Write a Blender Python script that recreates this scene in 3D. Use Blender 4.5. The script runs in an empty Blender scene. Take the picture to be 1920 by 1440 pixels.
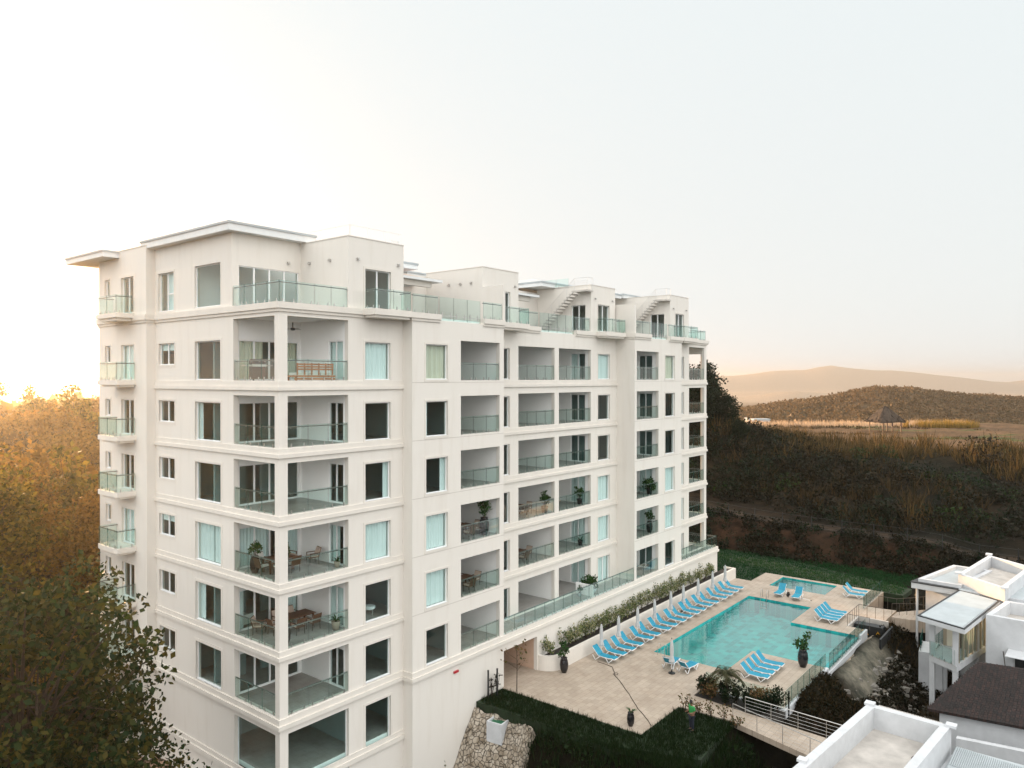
import bpy, bmesh, math, random
import numpy as np
from mathutils import Vector, Matrix
random.seed(7); rnd = random.Random(11)
R = math.radians
S = bpy.context.scene
COL = S.collection

# ------------------------------------------------------------ camera
cam_d = bpy.data.cameras.new('camera'); cam = bpy.data.objects.new('camera', cam_d); COL.objects.link(cam)
cam.location = (0, 0, 20.6); cam.rotation_euler = (R(90 - 0.407), 0, 0)
cam_d.sensor_width = 36; cam_d.lens = 1409 / 1920 * 36; cam_d.clip_start = 0.1; cam_d.clip_end = 30000
S.camera = cam
# ------------------------------------------------------------ world, sun, exposure
HAZE, HAZE_G = 0.00022, 0.77
SUN_AZ, SUN_EL = -38.0, 7.0            # degrees left of +Y, height
W = bpy.data.worlds.new('World'); S.world = W; W.use_nodes = True
nt = W.node_tree; nt.nodes.clear()
wo = nt.nodes.new('ShaderNodeOutputWorld'); bg = nt.nodes.new('ShaderNodeBackground')
sky = nt.nodes.new('ShaderNodeTexSky'); sky.sky_type = 'NISHITA'; sky.sun_disc = False
sky.sun_elevation = R(SUN_EL); sky.sun_rotation = R(SUN_AZ)
sky.air_density = 1.0; sky.dust_density = 2.0; sky.ozone_density = 1.0; sky.altitude = 50
hs = nt.nodes.new('ShaderNodeHueSaturation'); hs.inputs['Saturation'].default_value = 0.42
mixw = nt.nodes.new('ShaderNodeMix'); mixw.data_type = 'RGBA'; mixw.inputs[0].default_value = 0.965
# pale cool sky in front; brightness added overhead and behind to light the facades
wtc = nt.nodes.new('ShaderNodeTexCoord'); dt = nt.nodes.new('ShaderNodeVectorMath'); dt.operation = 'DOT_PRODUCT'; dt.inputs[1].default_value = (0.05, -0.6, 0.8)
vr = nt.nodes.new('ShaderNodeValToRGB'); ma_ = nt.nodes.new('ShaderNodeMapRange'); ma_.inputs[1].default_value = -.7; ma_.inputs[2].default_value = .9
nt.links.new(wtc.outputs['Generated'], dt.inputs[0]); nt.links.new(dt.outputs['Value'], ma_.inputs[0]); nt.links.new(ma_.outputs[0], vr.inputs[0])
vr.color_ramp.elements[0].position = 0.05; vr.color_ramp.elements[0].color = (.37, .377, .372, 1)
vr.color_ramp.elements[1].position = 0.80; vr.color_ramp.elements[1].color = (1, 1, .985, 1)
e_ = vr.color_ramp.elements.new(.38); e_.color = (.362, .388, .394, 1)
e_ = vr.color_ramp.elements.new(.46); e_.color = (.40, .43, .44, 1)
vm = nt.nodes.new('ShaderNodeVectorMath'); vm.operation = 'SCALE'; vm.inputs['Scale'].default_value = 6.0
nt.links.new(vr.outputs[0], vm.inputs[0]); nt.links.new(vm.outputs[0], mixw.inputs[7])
nt.links.new(sky.outputs[0], hs.inputs['Color']); nt.links.new(hs.outputs[0], mixw.inputs[6])
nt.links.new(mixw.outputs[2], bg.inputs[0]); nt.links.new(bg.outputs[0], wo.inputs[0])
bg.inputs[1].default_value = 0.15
sd = bpy.data.lights.new('sun', 'SUN'); sun = bpy.data.objects.new('sun', sd); COL.objects.link(sun)
sd.energy = 5.0; sd.angle = R(0.5); sd.color = (1.0, 0.60, 0.29)
sv = Vector((math.sin(R(SUN_AZ)) * math.cos(R(SUN_EL)), math.cos(R(SUN_AZ)) * math.cos(R(SUN_EL)), math.sin(R(SUN_EL))))
sun.rotation_euler = sv.to_track_quat('Z', 'Y').to_euler()
S.view_settings.view_transform = 'Standard'; S.view_settings.look = 'None'
S.view_settings.exposure = 1.38; S.view_settings.gamma = 1.0
S.cycles.max_bounces = 10; S.cycles.transparent_max_bounces = 24; S.cycles.volume_bounces = 0
S.cycles.sample_clamp_indirect = 6.0; S.cycles.caustics_reflective = False; S.cycles.caustics_refractive = False

# ------------------------------------------------------------ frame of the building
ux, uy = 0.62798993, 0.77822147
XC, YC = -11.6533, 37.5733
TH = math.atan2(uy, ux)
def UV(U, V, z=0.0):
    return Vector((XC + U * ux - V * uy, YC + U * uy + V * ux, z))
def toUV(x, y):
    return (x - XC) * ux + (y - YC) * uy, -(x - XC) * uy + (y - YC) * ux

# ------------------------------------------------------------ materials
def mat(name, col, rough=0.6, noise=0.0, nscale=3.0, bump=0.0, bscale=30.0, metal=0.0, spec=0.5, dark=None, nmix=None, detail=6, sheen=0, trans=0.0, coord='Object'):
    m = bpy.data.materials.new(name); m.use_nodes = True
    t = m.node_tree; b = t.nodes['Principled BSDF']
    b.inputs['Base Color'].default_value = (*col, 1); b.inputs['Roughness'].default_value = rough
    b.inputs['Metallic'].default_value = metal; b.inputs['Specular IOR Level'].default_value = spec
    tc = t.nodes.new('ShaderNodeTexCoord')
    if noise > 0 or dark:
        n = t.nodes.new('ShaderNodeTexNoise'); n.inputs['Scale'].default_value = nscale; n.inputs['Detail'].default_value = detail
        n.inputs['Roughness'].default_value = 0.6
        t.links.new(tc.outputs[coord], n.inputs['Vector'])
        r = t.nodes.new('ShaderNodeValToRGB')
        c0 = dark if dark else tuple(c * (1 - noise) for c in col)
        c1 = nmix if nmix else tuple(min(1, c * (1 + noise * 0.5)) for c in col)
        r.color_ramp.elements[0].position = 0.33; r.color_ramp.elements[0].color = (*c0, 1)
        r.color_ramp.elements[1].position = 0.68; r.color_ramp.elements[1].color = (*c1, 1)
        t.links.new(n.outputs[0], r.inputs[0]); t.links.new(r.outputs[0], b.inputs['Base Color'])
    if bump > 0:
        n2 = t.nodes.new('ShaderNodeTexNoise'); n2.inputs['Scale'].default_value = bscale; n2.inputs['Detail'].default_value = 4
        t.links.new(tc.outputs[coord], n2.inputs['Vector'])
        bp = t.nodes.new('ShaderNodeBump'); bp.inputs['Strength'].default_value = bump; bp.inputs['Distance'].default_value = 0.02
        t.links.new(n2.outputs[0], bp.inputs['Height']); t.links.new(bp.outputs[0], b.inputs['Normal'])
    return m

def tile_mat(name, c1, c2, mortar, sx, sy, rough=0.5, msize=0.01, rot=0.0, nz=0.12, bump=0.3, spec=0.5):
    m = bpy.data.materials.new(name); m.use_nodes = True
    t = m.node_tree; b = t.nodes['Principled BSDF']; b.inputs['Roughness'].default_value = rough; b.inputs['Specular IOR Level'].default_value = spec
    tc = t.nodes.new('ShaderNodeTexCoord'); mp = t.nodes.new('ShaderNodeMapping'); mp.inputs['Rotation'].default_value = (0, 0, rot)
    br = t.nodes.new('ShaderNodeTexBrick'); br.inputs['Scale'].default_value = 1.0
    br.inputs['Brick Width'].default_value = sx; br.inputs['Row Height'].default_value = sy; br.inputs['Mortar Size'].default_value = msize
    br.inputs['Color1'].default_value = (*c1, 1); br.inputs['Color2'].default_value = (*c2, 1); br.inputs['Mortar'].default_value = (*mortar, 1)
    n = t.nodes.new('ShaderNodeTexNoise'); n.inputs['Scale'].default_value = 0.7; n.inputs['Detail'].default_value = 7; n.inputs['Roughness'].default_value = 0.65
    mx = t.nodes.new('ShaderNodeMix'); mx.data_type = 'RGBA'; mx.blend_type = 'MULTIPLY'; mx.inputs[0].default_value = 1
    rr = t.nodes.new('ShaderNodeValToRGB'); rr.color_ramp.elements[0].position = .3; rr.color_ramp.elements[0].color = (1 - 2.5 * nz, 1 - 2.9 * nz, 1 - 3.3 * nz, 1); rr.color_ramp.elements[1].position = .6
    t.links.new(tc.outputs['Object'], mp.inputs[0]); t.links.new(mp.outputs[0], br.inputs['Vector']); t.links.new(mp.outputs[0], n.inputs['Vector'])
    t.links.new(n.outputs[0], rr.inputs[0]); t.links.new(br.outputs[0], mx.inputs[6]); t.links.new(rr.outputs[0], mx.inputs[7])
    t.links.new(mx.outputs[2], b.inputs['Base Color'])
    bp = t.nodes.new('ShaderNodeBump'); bp.inputs['Strength'].default_value = bump; bp.inputs['Distance'].default_value = 0.01; bp.invert = True
    t.links.new(br.outputs['Fac'], bp.inputs['Height']); t.links.new(bp.outputs[0], b.inputs['Normal'])
    return m

def glass_mat(name, tint, refl_rough=0.02, ior=1.5, wave=0.0, boost=1.0):
    m = bpy.data.materials.new(name); m.use_nodes = True
    t = m.node_tree; t.nodes.clear()
    o = t.nodes.new('ShaderNodeOutputMaterial'); mx = t.nodes.new('ShaderNodeMixShader')
    tr = t.nodes.new('ShaderNodeBsdfTransparent'); tr.inputs[0].default_value = (*tint, 1)
    gl = t.nodes.new('ShaderNodeBsdfGlossy'); gl.inputs['Roughness'].default_value = refl_rough
    fr = t.nodes.new('ShaderNodeFresnel'); fr.inputs[0].default_value = ior
    ma = t.nodes.new('ShaderNodeMath'); ma.operation = 'MULTIPLY'; ma.inputs[1].default_value = boost; ma.use_clamp = True
    geo = t.nodes.new('ShaderNodeNewGeometry'); inv = t.nodes.new('ShaderNodeMath'); inv.operation = 'SUBTRACT'; inv.inputs[0].default_value = 1.0
    m2 = t.nodes.new('ShaderNodeMath'); m2.operation = 'MULTIPLY'
    t.links.new(geo.outputs['Backfacing'], inv.inputs[1]); t.links.new(fr.outputs[0], ma.inputs[0])
    t.links.new(ma.outputs[0], m2.inputs[0]); t.links.new(inv.outputs[0], m2.inputs[1])
    t.links.new(m2.outputs[0], mx.inputs[0]); t.links.new(tr.outputs[0], mx.inputs[1]); t.links.new(gl.outputs[0], mx.inputs[2])
    t.links.new(mx.outputs[0], o.inputs[0])
    if wave > 0:
        tc = t.nodes.new('ShaderNodeTexCoord'); n = t.nodes.new('ShaderNodeTexNoise'); n.inputs['Scale'].default_value = 2.2; n.inputs['Detail'].default_value = 5
        bp = t.nodes.new('ShaderNodeBump'); bp.inputs['Strength'].default_value = wave; bp.inputs['Distance'].default_value = 0.05
        t.links.new(tc.outputs['Object'], n.inputs['Vector']); t.links.new(n.outputs[0], bp.inputs['Height'])
        t.links.new(bp.outputs[0], gl.inputs['Normal']); t.links.new(bp.outputs[0], fr.inputs['Normal'])
    return m

def leaf_mat(name, cols, transl=0.35, rough=0.55):
    m = bpy.data.materials.new(name); m.use_nodes = True
    t = m.node_tree; t.nodes.clear()
    o = t.nodes.new('ShaderNodeOutputMaterial'); mx = t.nodes.new('ShaderNodeMixShader'); mx.inputs[0].default_value = transl
    b = t.nodes.new('ShaderNodeBsdfPrincipled'); b.inputs['Roughness'].default_value = rough; b.inputs['Specular IOR Level'].default_value = 0.12
    tl = t.nodes.new('ShaderNodeBsdfTranslucent')
    g = t.nodes.new('ShaderNodeNewGeometry'); r = t.nodes.new('ShaderNodeValToRGB')
    r.color_ramp.elements[0].color = (*cols[0], 1); r.color_ramp.elements[1].color = (*cols[-1], 1)
    for i, c in enumerate(cols[1:-1]):
        e = r.color_ramp.elements.new((i + 1) / (len(cols) - 1)); e.color = (*c, 1)
    t.links.new(g.outputs['Random Per Island'], r.inputs[0])
    t.links.new(r.outputs[0], b.inputs['Base Color']); t.links.new(r.outputs[0], tl.inputs['Color'])
    t.links.new(b.outputs[0], mx.inputs[1]); t.links.new(tl.outputs[0], mx.inputs[2]); t.links.new(mx.outputs[0], o.inputs[0])
    return m

def stucco_mat():
    m = mat('cream_stucco', (.70, .64, .575), .85, bump=.12, bscale=55)
    t = m.node_tree; b = t.nodes['Principled BSDF']
    tc = t.nodes.new('ShaderNodeTexCoord'); mp = t.nodes.new('ShaderNodeMapping'); mp.inputs['Scale'].default_value = (1.3, 1.3, .16)
    n = t.nodes.new('ShaderNodeTexNoise'); n.inputs['Scale'].default_value = 1.6; n.inputs['Detail'].default_value = 7; n.inputs['Roughness'].default_value = .6
    r = t.nodes.new('ShaderNodeValToRGB'); r.color_ramp.elements[0].position = .28; r.color_ramp.elements[0].color = (.685, .645, .585, 1)
    r.color_ramp.elements[1].position = .5; r.color_ramp.elements[1].color = (.72, .685, .63, 1)
    t.links.new(tc.outputs['Object'], mp.inputs[0]); t.links.new(mp.outputs[0], n.inputs['Vector']); t.links.new(n.outputs[0], r.inputs[0])
    t.links.new(r.outputs[0], b.inputs['Base Color'])
    return m

M = {}
M['stucco'] = stucco_mat()
M['trim'] = mat('cornice_stucco', (.70, .66, .60), .8, noise=.05, nscale=1.4, bump=.1, bscale=50)
M['balc'] = mat('balcony_paint', (.90, .90, .885), .8, noise=.02, nscale=1.0)
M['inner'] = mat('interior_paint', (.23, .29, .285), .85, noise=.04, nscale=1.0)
M['floor_tile'] = tile_mat('balcony_floor_tile', (.36, .35, .33), (.33, .325, .31), (.25, .24, .23), .6, .6, .35)
M['room_floor'] = tile_mat('room_floor_tile', (.20, .21, .20), (.18, .19, .18), (.14, .14, .14), .6, .6, .35)
M['upvc'] = mat('white_window_frame', (.82, .83, .83), .35)
M['wglass'] = glass_mat('window_glass', (.885, .95, .942), ior=1.5, boost=1.0)
M['rglass'] = glass_mat('railing_glass', (.90, .972, .955), ior=1.5, boost=1.9)
M['handrail'] = mat('dark_handrail_steel', (.20, .20, .19), .35, metal=.7)
M['gedge'] = mat('green_glass_edge', (.03, .12, .10), .2)
M['steel'] = mat('brushed_steel', (.55, .54, .52), .35, metal=.9)
M['dsteel'] = mat('dark_bronze_steel', (.10, .085, .07), .5, metal=.5)
M['curtain'] = mat('white_curtain', (.86, .88, .88), .8)
M['curtain_warm'] = mat('beige_curtain', (.74, .66, .54), .8)
M['white_paint'] = mat('white_house_paint', (.55, .565, .58), .75, noise=.10, nscale=1.5, bump=.08, bscale=30)
M['concrete'] = mat('pale_concrete', (.50, .47, .43), .85, noise=.18, nscale=1.2, bump=.2, bscale=18)
M['roofdeck'] = mat('pale_roof_screed', (.46, .43, .395), .9, noise=.25, nscale=.9, bump=.15, bscale=12)
M['fascia'] = mat('white_metal_fascia', (.70, .72, .72), .4, noise=.05)
M['membrane'] = mat('roof_membrane', (.40, .44, .455), .75, noise=.12, nscale=.8)
M['deck'] = tile_mat('travertine_paving', (.45, .375, .30), (.385, .32, .255), (.27, .22, .175), .61, .41, .6, .010, nz=.085, bump=.15)
M['pooltile'] = tile_mat('green_pool_tile', (.012, .50, .50), (.004, .26, .29), (.03, .42, .42), .62, .5, .25, .03, nz=.04)
M['water'] = glass_mat('pool_water', (.52, .86, .82), ior=1.33, refl_rough=.04, wave=.12, boost=2.1)
M['lounge_blue'] = mat('blue_sling_fabric', (.007, .245, .37), .6, noise=.12, nscale=5)
M['plastic'] = mat('white_resin', (.78, .78, .78), .35)
M['umb'] = mat('grey_umbrella_cloth', (.50, .51, .51), .8, noise=.15, nscale=4)
M['black'] = mat('black_metal', (.012, .014, .015), .45)
M['blackpot'] = mat('black_glazed_pot', (.012, .012, .014), .25)
M['soil'] = mat('dark_soil', (.025, .02, .015), .95, noise=.5, nscale=6, bump=.8, bscale=14)
M['lawn'] = mat('lawn_grass', (.012, .028, .008), .9, noise=.5, nscale=1.2, bump=1.0, bscale=40)
M['wood'] = mat('dark_teak', (.10, .045, .022), .5, noise=.35, nscale=8)
M['wood2'] = mat('orange_pallet_wood', (.46, .17, .06), .6, noise=.3, nscale=6)
M['wicker'] = mat('brown_wicker', (.11, .055, .03), .7, noise=.3, nscale=30)
M['cushion'] = mat('beige_cushion', (.50, .40, .33), .85, noise=.08)
M['cushion_w'] = mat('white_cushion', (.65, .64, .60), .85)
M['bark'] = mat('tree_bark', (.045, .03, .02), .9, noise=.4, nscale=6, bump=.5, bscale=12)
M['stone'] = None
M['thatch'] = mat('palm_thatch', (.055, .036, .022), .95, noise=.6, nscale=2.2, bump=1, bscale=8)
M['hydrant'] = mat('yellow_enamel', (.65, .33, .02), .4)
M['red'] = mat('red_enamel', (.40, .02, .03), .4)
M['skin'] = mat('skin', (.20, .10, .06), .6)
M['hair'] = mat('black_hair', (.01, .008, .007), .6)
M['shirt'] = mat('green_shirt', (.02, .25, .06), .8, noise=.15, nscale=6)
M['trousers'] = mat('navy_trousers', (.010, .014, .025), .85)
M['tank'] = mat('grey_tank', (.30, .31, .32), .5)
M['yellow'] = mat('warning_yellow', (.60, .30, .01), .5)
M['hose'] = mat('dark_hose', (.05, .035, .025), .6)
M['grn'] = mat('green_slab', (.02, .12, .06), .7)
M['roof_tile'] = tile_mat('dark_roof_tile', (.036, .016, .012), (.010, .007, .006), (.004, .003, .003), .32, .22, .8, .02, nz=.2, bump=.9)
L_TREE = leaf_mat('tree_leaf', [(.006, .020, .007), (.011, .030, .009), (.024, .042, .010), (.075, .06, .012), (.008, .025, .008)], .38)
L_GOLD = leaf_mat('golden_lit_leaf', [(.05, .035, .008), (.16, .085, .015), (.24, .13, .025), (.09, .06, .012)], .5)  # golden sunlight on the woodland is put into the leaf colour
L_MIX = leaf_mat('sunlit_green_leaf', [(.02, .03, .007), (.10, .09, .014), (.26, .18, .025), (.05, .05, .010), (.18, .12, .02)], .5)  # green leaf with sunlit yellow tones put into the colour
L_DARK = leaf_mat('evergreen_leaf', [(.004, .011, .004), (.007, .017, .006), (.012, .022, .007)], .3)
L_SHRUB = leaf_mat('variegated_leaf', [(.04, .08, .025), (.08, .12, .04), (.20, .22, .09), (.42, .38, .22), (.05, .09, .03)], .3)
L_RED = leaf_mat('reddish_leaf', [(.03, .05, .012), (.12, .10, .04), (.20, .10, .05), (.05, .06, .02)], .3)
L_POT = leaf_mat('glossy_leaf', [(.015, .05, .012), (.03, .08, .02), (.05, .10, .03)], .25, .35)
L_REED = leaf_mat('dry_reed', [(.05, .03, .011), (.085, .052, .02), (.03, .022, .008), (.02, .019, .007)], .4)
L_LAWN = leaf_mat('lawn_blade', [(.008, .045, .014), (.012, .06, .018), (.02, .065, .018)], .3)
L_REED2 = leaf_mat('sunlit_reed', [(.10, .06, .02), (.18, .11, .042), (.05, .038, .013), (.035, .032, .010)], .5)  # light caught by the upper reeds is put into these paler colours
L_BRIGHT = leaf_mat('bright_brush', [(.02, .045, .010), (.035, .06, .012), (.015, .03, .008)], .35)
L_GRASS = leaf_mat('grass_blade', [(.006, .016, .005), (.010, .026, .007), (.018, .032, .008)], .3)
L_BRUSH = leaf_mat('brush_leaf', [(.007, .007, .003), (.014, .012, .005), (.005, .008, .003), (.026, .017, .007), (.006, .011, .004)], .25)  # albedo darkened, shade of the lower slope put into the brush colour
L_FLOWER = leaf_mat('pale_reed_plume', [(.45, .33, .22), (.55, .42, .30)], .5)
L_MUST = leaf_mat('yellow_reed', [(.24, .16, .03), (.32, .20, .05), (.14, .11, .03)], .5)

# ------------------------------------------------------------ mesh builder
class MB:
    def __init__(s): s.v = []; s.f = []; s.m = []; s.cur = 0
    def quad(s, *p):
        n = len(s.v); s.v += [tuple(q) for q in p]; s.f.append(tuple(range(n, n + len(p)))); s.m.append(s.cur)
    def hexa(s, a, b):     # two rings of equal length, closed
        n = len(s.v); k = len(a); s.v += [tuple(q) for q in a] + [tuple(q) for q in b]
        s.f.append(tuple(range(n + k - 1, n - 1, -1))); s.m.append(s.cur)
        s.f.append(tuple(range(n + k, n + 2 * k))); s.m.append(s.cur)
        for i in range(k):
            j = (i + 1) % k; s.f.append((n + i, n + j, n + k + j, n + k + i)); s.m.append(s.cur)
    def box(s, x0, y0, z0, x1, y1, z1):
        if x0 > x1: x0, x1 = x1, x0
        if y0 > y1: y0, y1 = y1, y0
        if z0 > z1: z0, z1 = z1, z0
        s.hexa([(x0, y0, z0), (x1, y0, z0), (x1, y1, z0), (x0, y1, z0)], [(x0, y0, z1), (x1, y0, z1), (x1, y1, z1), (x0, y1, z1)])
    def prism(s, poly, z0, z1):
        a = sum(poly[i][0] * poly[(i + 1) % len(poly)][1] - poly[(i + 1) % len(poly)][0] * poly[i][1] for i in range(len(poly)))
        if a < 0: poly = poly[::-1]
        s.hexa([(p[0], p[1], z0) for p in poly], [(p[0], p[1], z1) for p in poly])
    def tube(s, pts, r, n=6, r1=None):
        pts = [Vector(p) for p in pts]; k = len(pts)
        rs = [r + ((r1 if r1 is not None else r) - r) * i / max(1, k - 1) for i in range(k)]
        base = len(s.v)
        for i, p in enumerate(pts):
            d = (pts[min(i + 1, k - 1)] - pts[max(i - 1, 0)])
            if d.length < 1e-9: d = Vector((0, 0, 1))
            d.normalize(); a = Vector((0, 0, 1)) if abs(d.z) < .9 else Vector((1, 0, 0))
            e1 = d.cross(a).normalized(); e2 = d.cross(e1)
            for j in range(n):
                t = 2 * math.pi * j / n; q = p + (e1 * math.cos(t) + e2 * math.sin(t)) * rs[i]; s.v.append(tuple(q))
        for i in range(k - 1):
            for j in range(n):
                a0 = base + i * n + j; a1 = base + i * n + (j + 1) % n
                s.f.append((a0, a0 + n, a1 + n, a1)); s.m.append(s.cur)
        s.f.append(tuple(base + j for j in range(n))); s.m.append(s.cur)
        s.f.append(tuple(base + (k - 1) * n + j for j in range(n - 1, -1, -1))); s.m.append(s.cur)
    def lathe(s, prof, n=14, c=(0, 0, 0)):
        base = len(s.v); k = len(prof)
        for (r, z) in prof:
            for j in range(n):
                t = 2 * math.pi * j / n; s.v.append((c[0] + r * math.cos(t), c[1] + r * math.sin(t), c[2] + z))
        for i in range(k - 1):
            for j in range(n):
                a0 = base + i * n + j; a1 = base + i * n + (j + 1) % n
                s.f.append((a0, a1, a1 + n, a0 + n)); s.m.append(s.cur)
        s.f.append(tuple(base + j for j in range(n - 1, -1, -1))); s.m.append(s.cur)
        s.f.append(tuple(base + (k - 1) * n + j for j in range(n))); s.m.append(s.cur)
    def leaf(s, p, d, w, up=None):       # a folded diamond leaf from p along d
        p = Vector(p); d = Vector(d); u = Vector(up) if up else Vector((rnd.uniform(-1, 1), rnd.uniform(-1, 1), rnd.uniform(-1, 1)))
        sd_ = d.cross(u)
        if sd_.length < 1e-6: sd_ = Vector((1, 0, 0))
        sd_.normalize(); sd_ *= w
        s.quad(p, p + d * .5 + sd_, p + d, p + d * .5 - sd_)
    def build(s, name, mats, parent=None, loc=None, rz=0, smooth=False, fix=False, autos=False):
        me = bpy.data.meshes.new(name); me.from_pydata(s.v, [], s.f)
        if not isinstance(mats, (list, tuple)): mats = [mats]
        for m_ in mats: me.materials.append(m_)
        if len(mats) > 1: me.polygons.foreach_set('material_index', s.m)
        if smooth: me.polygons.foreach_set('use_smooth', [True] * len(me.polygons))
        if fix:
            b = bmesh.new(); b.from_mesh(me); bmesh.ops.recalc_face_normals(b, faces=b.faces); b.to_mesh(me); b.free()
        me.update()
        o = bpy.data.objects.new(name, me); COL.objects.link(o)
        if parent: o.parent = parent
        if loc is not None: o.location = loc
        if rz: o.rotation_euler = (0, 0, rz)
        return o

def tag(o, label=None, cat=None, group=None, kind=None):
    if label: o['label'] = label
    if cat: o['category'] = cat
    if group: o['group'] = group
    if kind: o['kind'] = kind
    return o
def empty(name, loc, rz, label, cat, group=None):
    o = bpy.data.objects.new(name, None); COL.objects.link(o); o.location = loc; o.rotation_euler = (0, 0, rz); o.empty_display_size = .3
    return tag(o, label, cat, group)
def thing(name, U, V, z, rot, label, cat, group=None):   # placed in the frame of the building
    return empty(name, UV(U, V, z), TH + rot, label, cat, group)
def copy_tree(o, parent=None):
    c = o.copy(); COL.objects.link(c)
    if parent: c.parent = parent
    for ch in list(o.children): copy_tree(ch, c)
    return c
def place(src, U, V, z, rot, label, s=1.0):
    c = copy_tree(src); c.location = UV(U, V, z); c.rotation_euler = (0, 0, TH + rot); c.scale = (s, s, s); c['label'] = label
    return c
ORD = ['first', 'second', 'third', 'fourth', 'fifth', 'sixth', 'seventh', 'eighth', 'ninth', 'tenth', 'eleventh', 'twelfth', 'thirteenth', 'fourteenth', 'fifteenth', 'sixteenth', 'seventeenth', 'eighteenth', 'nineteenth', 'twentieth', 'twenty-first', 'twenty-second', 'twenty-third', 'twenty-fourth', 'twenty-fifth', 'twenty-sixth']
# ============================================================ the apartment building
B = thing('apartment_building', 0, 0, 0, 0, 'large cream eight-storey apartment block with glass-railed balconies, left of the pool', 'apartment building')
FL = [3.5 + 3.4 * r for r in range(-2, 6)]           # floors; the terrace level is 24.4
PF = 24.4
def wallp(mb, axis, off, th, a0, a1, z0, z1, holes=()):
    ab = sorted({a0, a1} | {min(max(h[i], a0), a1) for h in holes for i in (0, 1)})
    zb = sorted({z0, z1} | {min(max(h[i], z0), z1) for h in holes for i in (2, 3)})
    P = (lambda a, d, z: (a, off + d, z)) if axis == 'F' else (lambda a, d, z: (off + d, a, z))
    na, nz = len(ab) - 1, len(zb) - 1
    def solid(i, j):
        if i < 0 or j < 0 or i >= na or j >= nz: return False
        ca, cz = (ab[i] + ab[i + 1]) / 2, (zb[j] + zb[j + 1]) / 2
        return not any(h[0] < ca < h[1] and h[2] < cz < h[3] for h in holes)
    fl = axis == 'L'
    def q(*p): mb.quad(*(p[::-1] if fl else p))
    for i in range(na):
        for j in range(nz):
            if not solid(i, j): continue
            x0, x1, y0, y1 = ab[i], ab[i + 1], zb[j], zb[j + 1]
            q(P(x0, 0, y0), P(x1, 0, y0), P(x1, 0, y1), P(x0, 0, y1))
            q(P(x1, th, y0), P(x0, th, y0), P(x0, th, y1), P(x1, th, y1))
            if not solid(i - 1, j): q(P(x0, th, y0), P(x0, 0, y0), P(x0, 0, y1), P(x0, th, y1))
            if not solid(i + 1, j): q(P(x1, 0, y0), P(x1, th, y0), P(x1, th, y1), P(x1, 0, y1))
            if not solid(i, j - 1): q(P(x0, th, y0), P(x1, th, y0), P(x1, 0, y0), P(x0, 0, y0))
            if not solid(i, j + 1): q(P(x0, 0, y1), P(x1, 0, y1), P(x1, th, y1), P(x0, th, y1))
def wall(name, axis, off, th, a0, a1, z0, z1, holes=(), m='stucco', parent=None):
    mb = MB(); wallp(mb, axis, off, th, a0, a1, z0, z1, holes)
    return mb.build(name, M[m], parent or B)

def curtain(axis, off, a0, a1, z0, z1, m, parent, k0):
    mb = MB(); n = max(8, int((a1 - a0) / .05)); pts = []
    ph = rnd.uniform(0, 6); am = .035
    for i in range(n + 1):
        a = a0 + (a1 - a0) * i / n
        pts.append((a, off + am * math.sin(a * 31 + ph) + .015 * math.sin(a * 77 + ph)))
    P = (lambda a, d, z: (a, d, z)) if axis == 'F' else (lambda a, d, z: (d, a, z))
    for i in range(n):
        (a, d), (b, e) = pts[i], pts[i + 1]
        mb.quad(P(a, d, z0), P(b, e, z0), P(b, e, z1), P(a, d, z1))
        mb.quad(P(a, d + .004, z0), P(a, d + .004, z1), P(b, e + .004, z1), P(b, e + .004, z0))
    return mb.build('curtain', M[m], parent, smooth=True)

def opening(name, axis, off, a0, a1, z0, z1, cols=1, cur=None, cm='curtain', rec=.12, fw=.055, transom=None, blind=0, surround=True, th=.3, sill=True):
    """frame (thing part) > pane, curtain, surround"""
    P = (lambda a, d, z: (a, off + d, z)) if axis == 'F' else (lambda a, d, z: (off + d, a, z))
    def bx(mb, a, b, d0, d1, y0, y1):
        p, q = P(a, d0, y0), P(b, d1, y1); mb.box(*p, *q)
    fr = MB(); d0, d1 = rec, rec + .07
    bx(fr, a0, a0 + fw, d0, d1, z0, z1); bx(fr, a1 - fw, a1, d0, d1, z0, z1)
    bx(fr, a0 + fw, a1 - fw, d0, d1, z0, z0 + fw); bx(fr, a0 + fw, a1 - fw, d0, d1, z1 - fw, z1)
    for k in range(1, cols):
        a = a0 + (a1 - a0) * k / cols; bx(fr, a - fw * .75, a + fw * .75, d0 - .012, d1 - .01, z0 + fw, z1 - fw)
    if transom:
        a = a0 if transom[0] == 0 else a0 + (a1 - a0) / 2; bx(fr, a + fw, a + (a1 - a0) / 2 - fw, d0 + .004, d1 - .01, z0 + (z1 - z0) * transom[1] - .04, z0 + (z1 - z0) * transom[1] + .04)
    if sill: bx(fr, a0 + .01, a1 - .01, .02, d0 - .002, z0 + .002, z0 + .03)
    o = fr.build(name, M['upvc'], B)
    pn = MB(); bx(pn, a0 + fw * .9, a1 - fw * .9, d0 + .03, d0 + .042, z0 + fw * .9, z1 - fw * .9)
    pn.build('pane', M['wglass'], o)
    if surround:
        s = MB(); w = .13; e = .022
        bx(s, a0 - w, a0, -e, .02, z0 - w, z1 + w); bx(s, a1, a1 + w, -e, .02, z0 - w, z1 + w)
        bx(s, a0, a1, -e, .02, z0 - w, z0); bx(s, a0, a1, -e, .02, z1, z1 + w)
        s.build('surround', M['trim'], o)
    if cur:
        for (c0, c1) in cur: curtain(axis, off + rec + .19, a0 + (a1 - a0) * c0 - .02, a0 + (a1 - a0) * c1 + .02, z0 + .03, z1 + .02, cm, o, 0)
    if blind:
        bb = MB(); bx(bb, a0 + fw + .02, a1 - fw - .02, d1 + .03, d1 + .045, z1 - (z1 - z0) * blind, z1 - .03); bb.build('roller_blind', M['curtain'], o)
    return o

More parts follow.
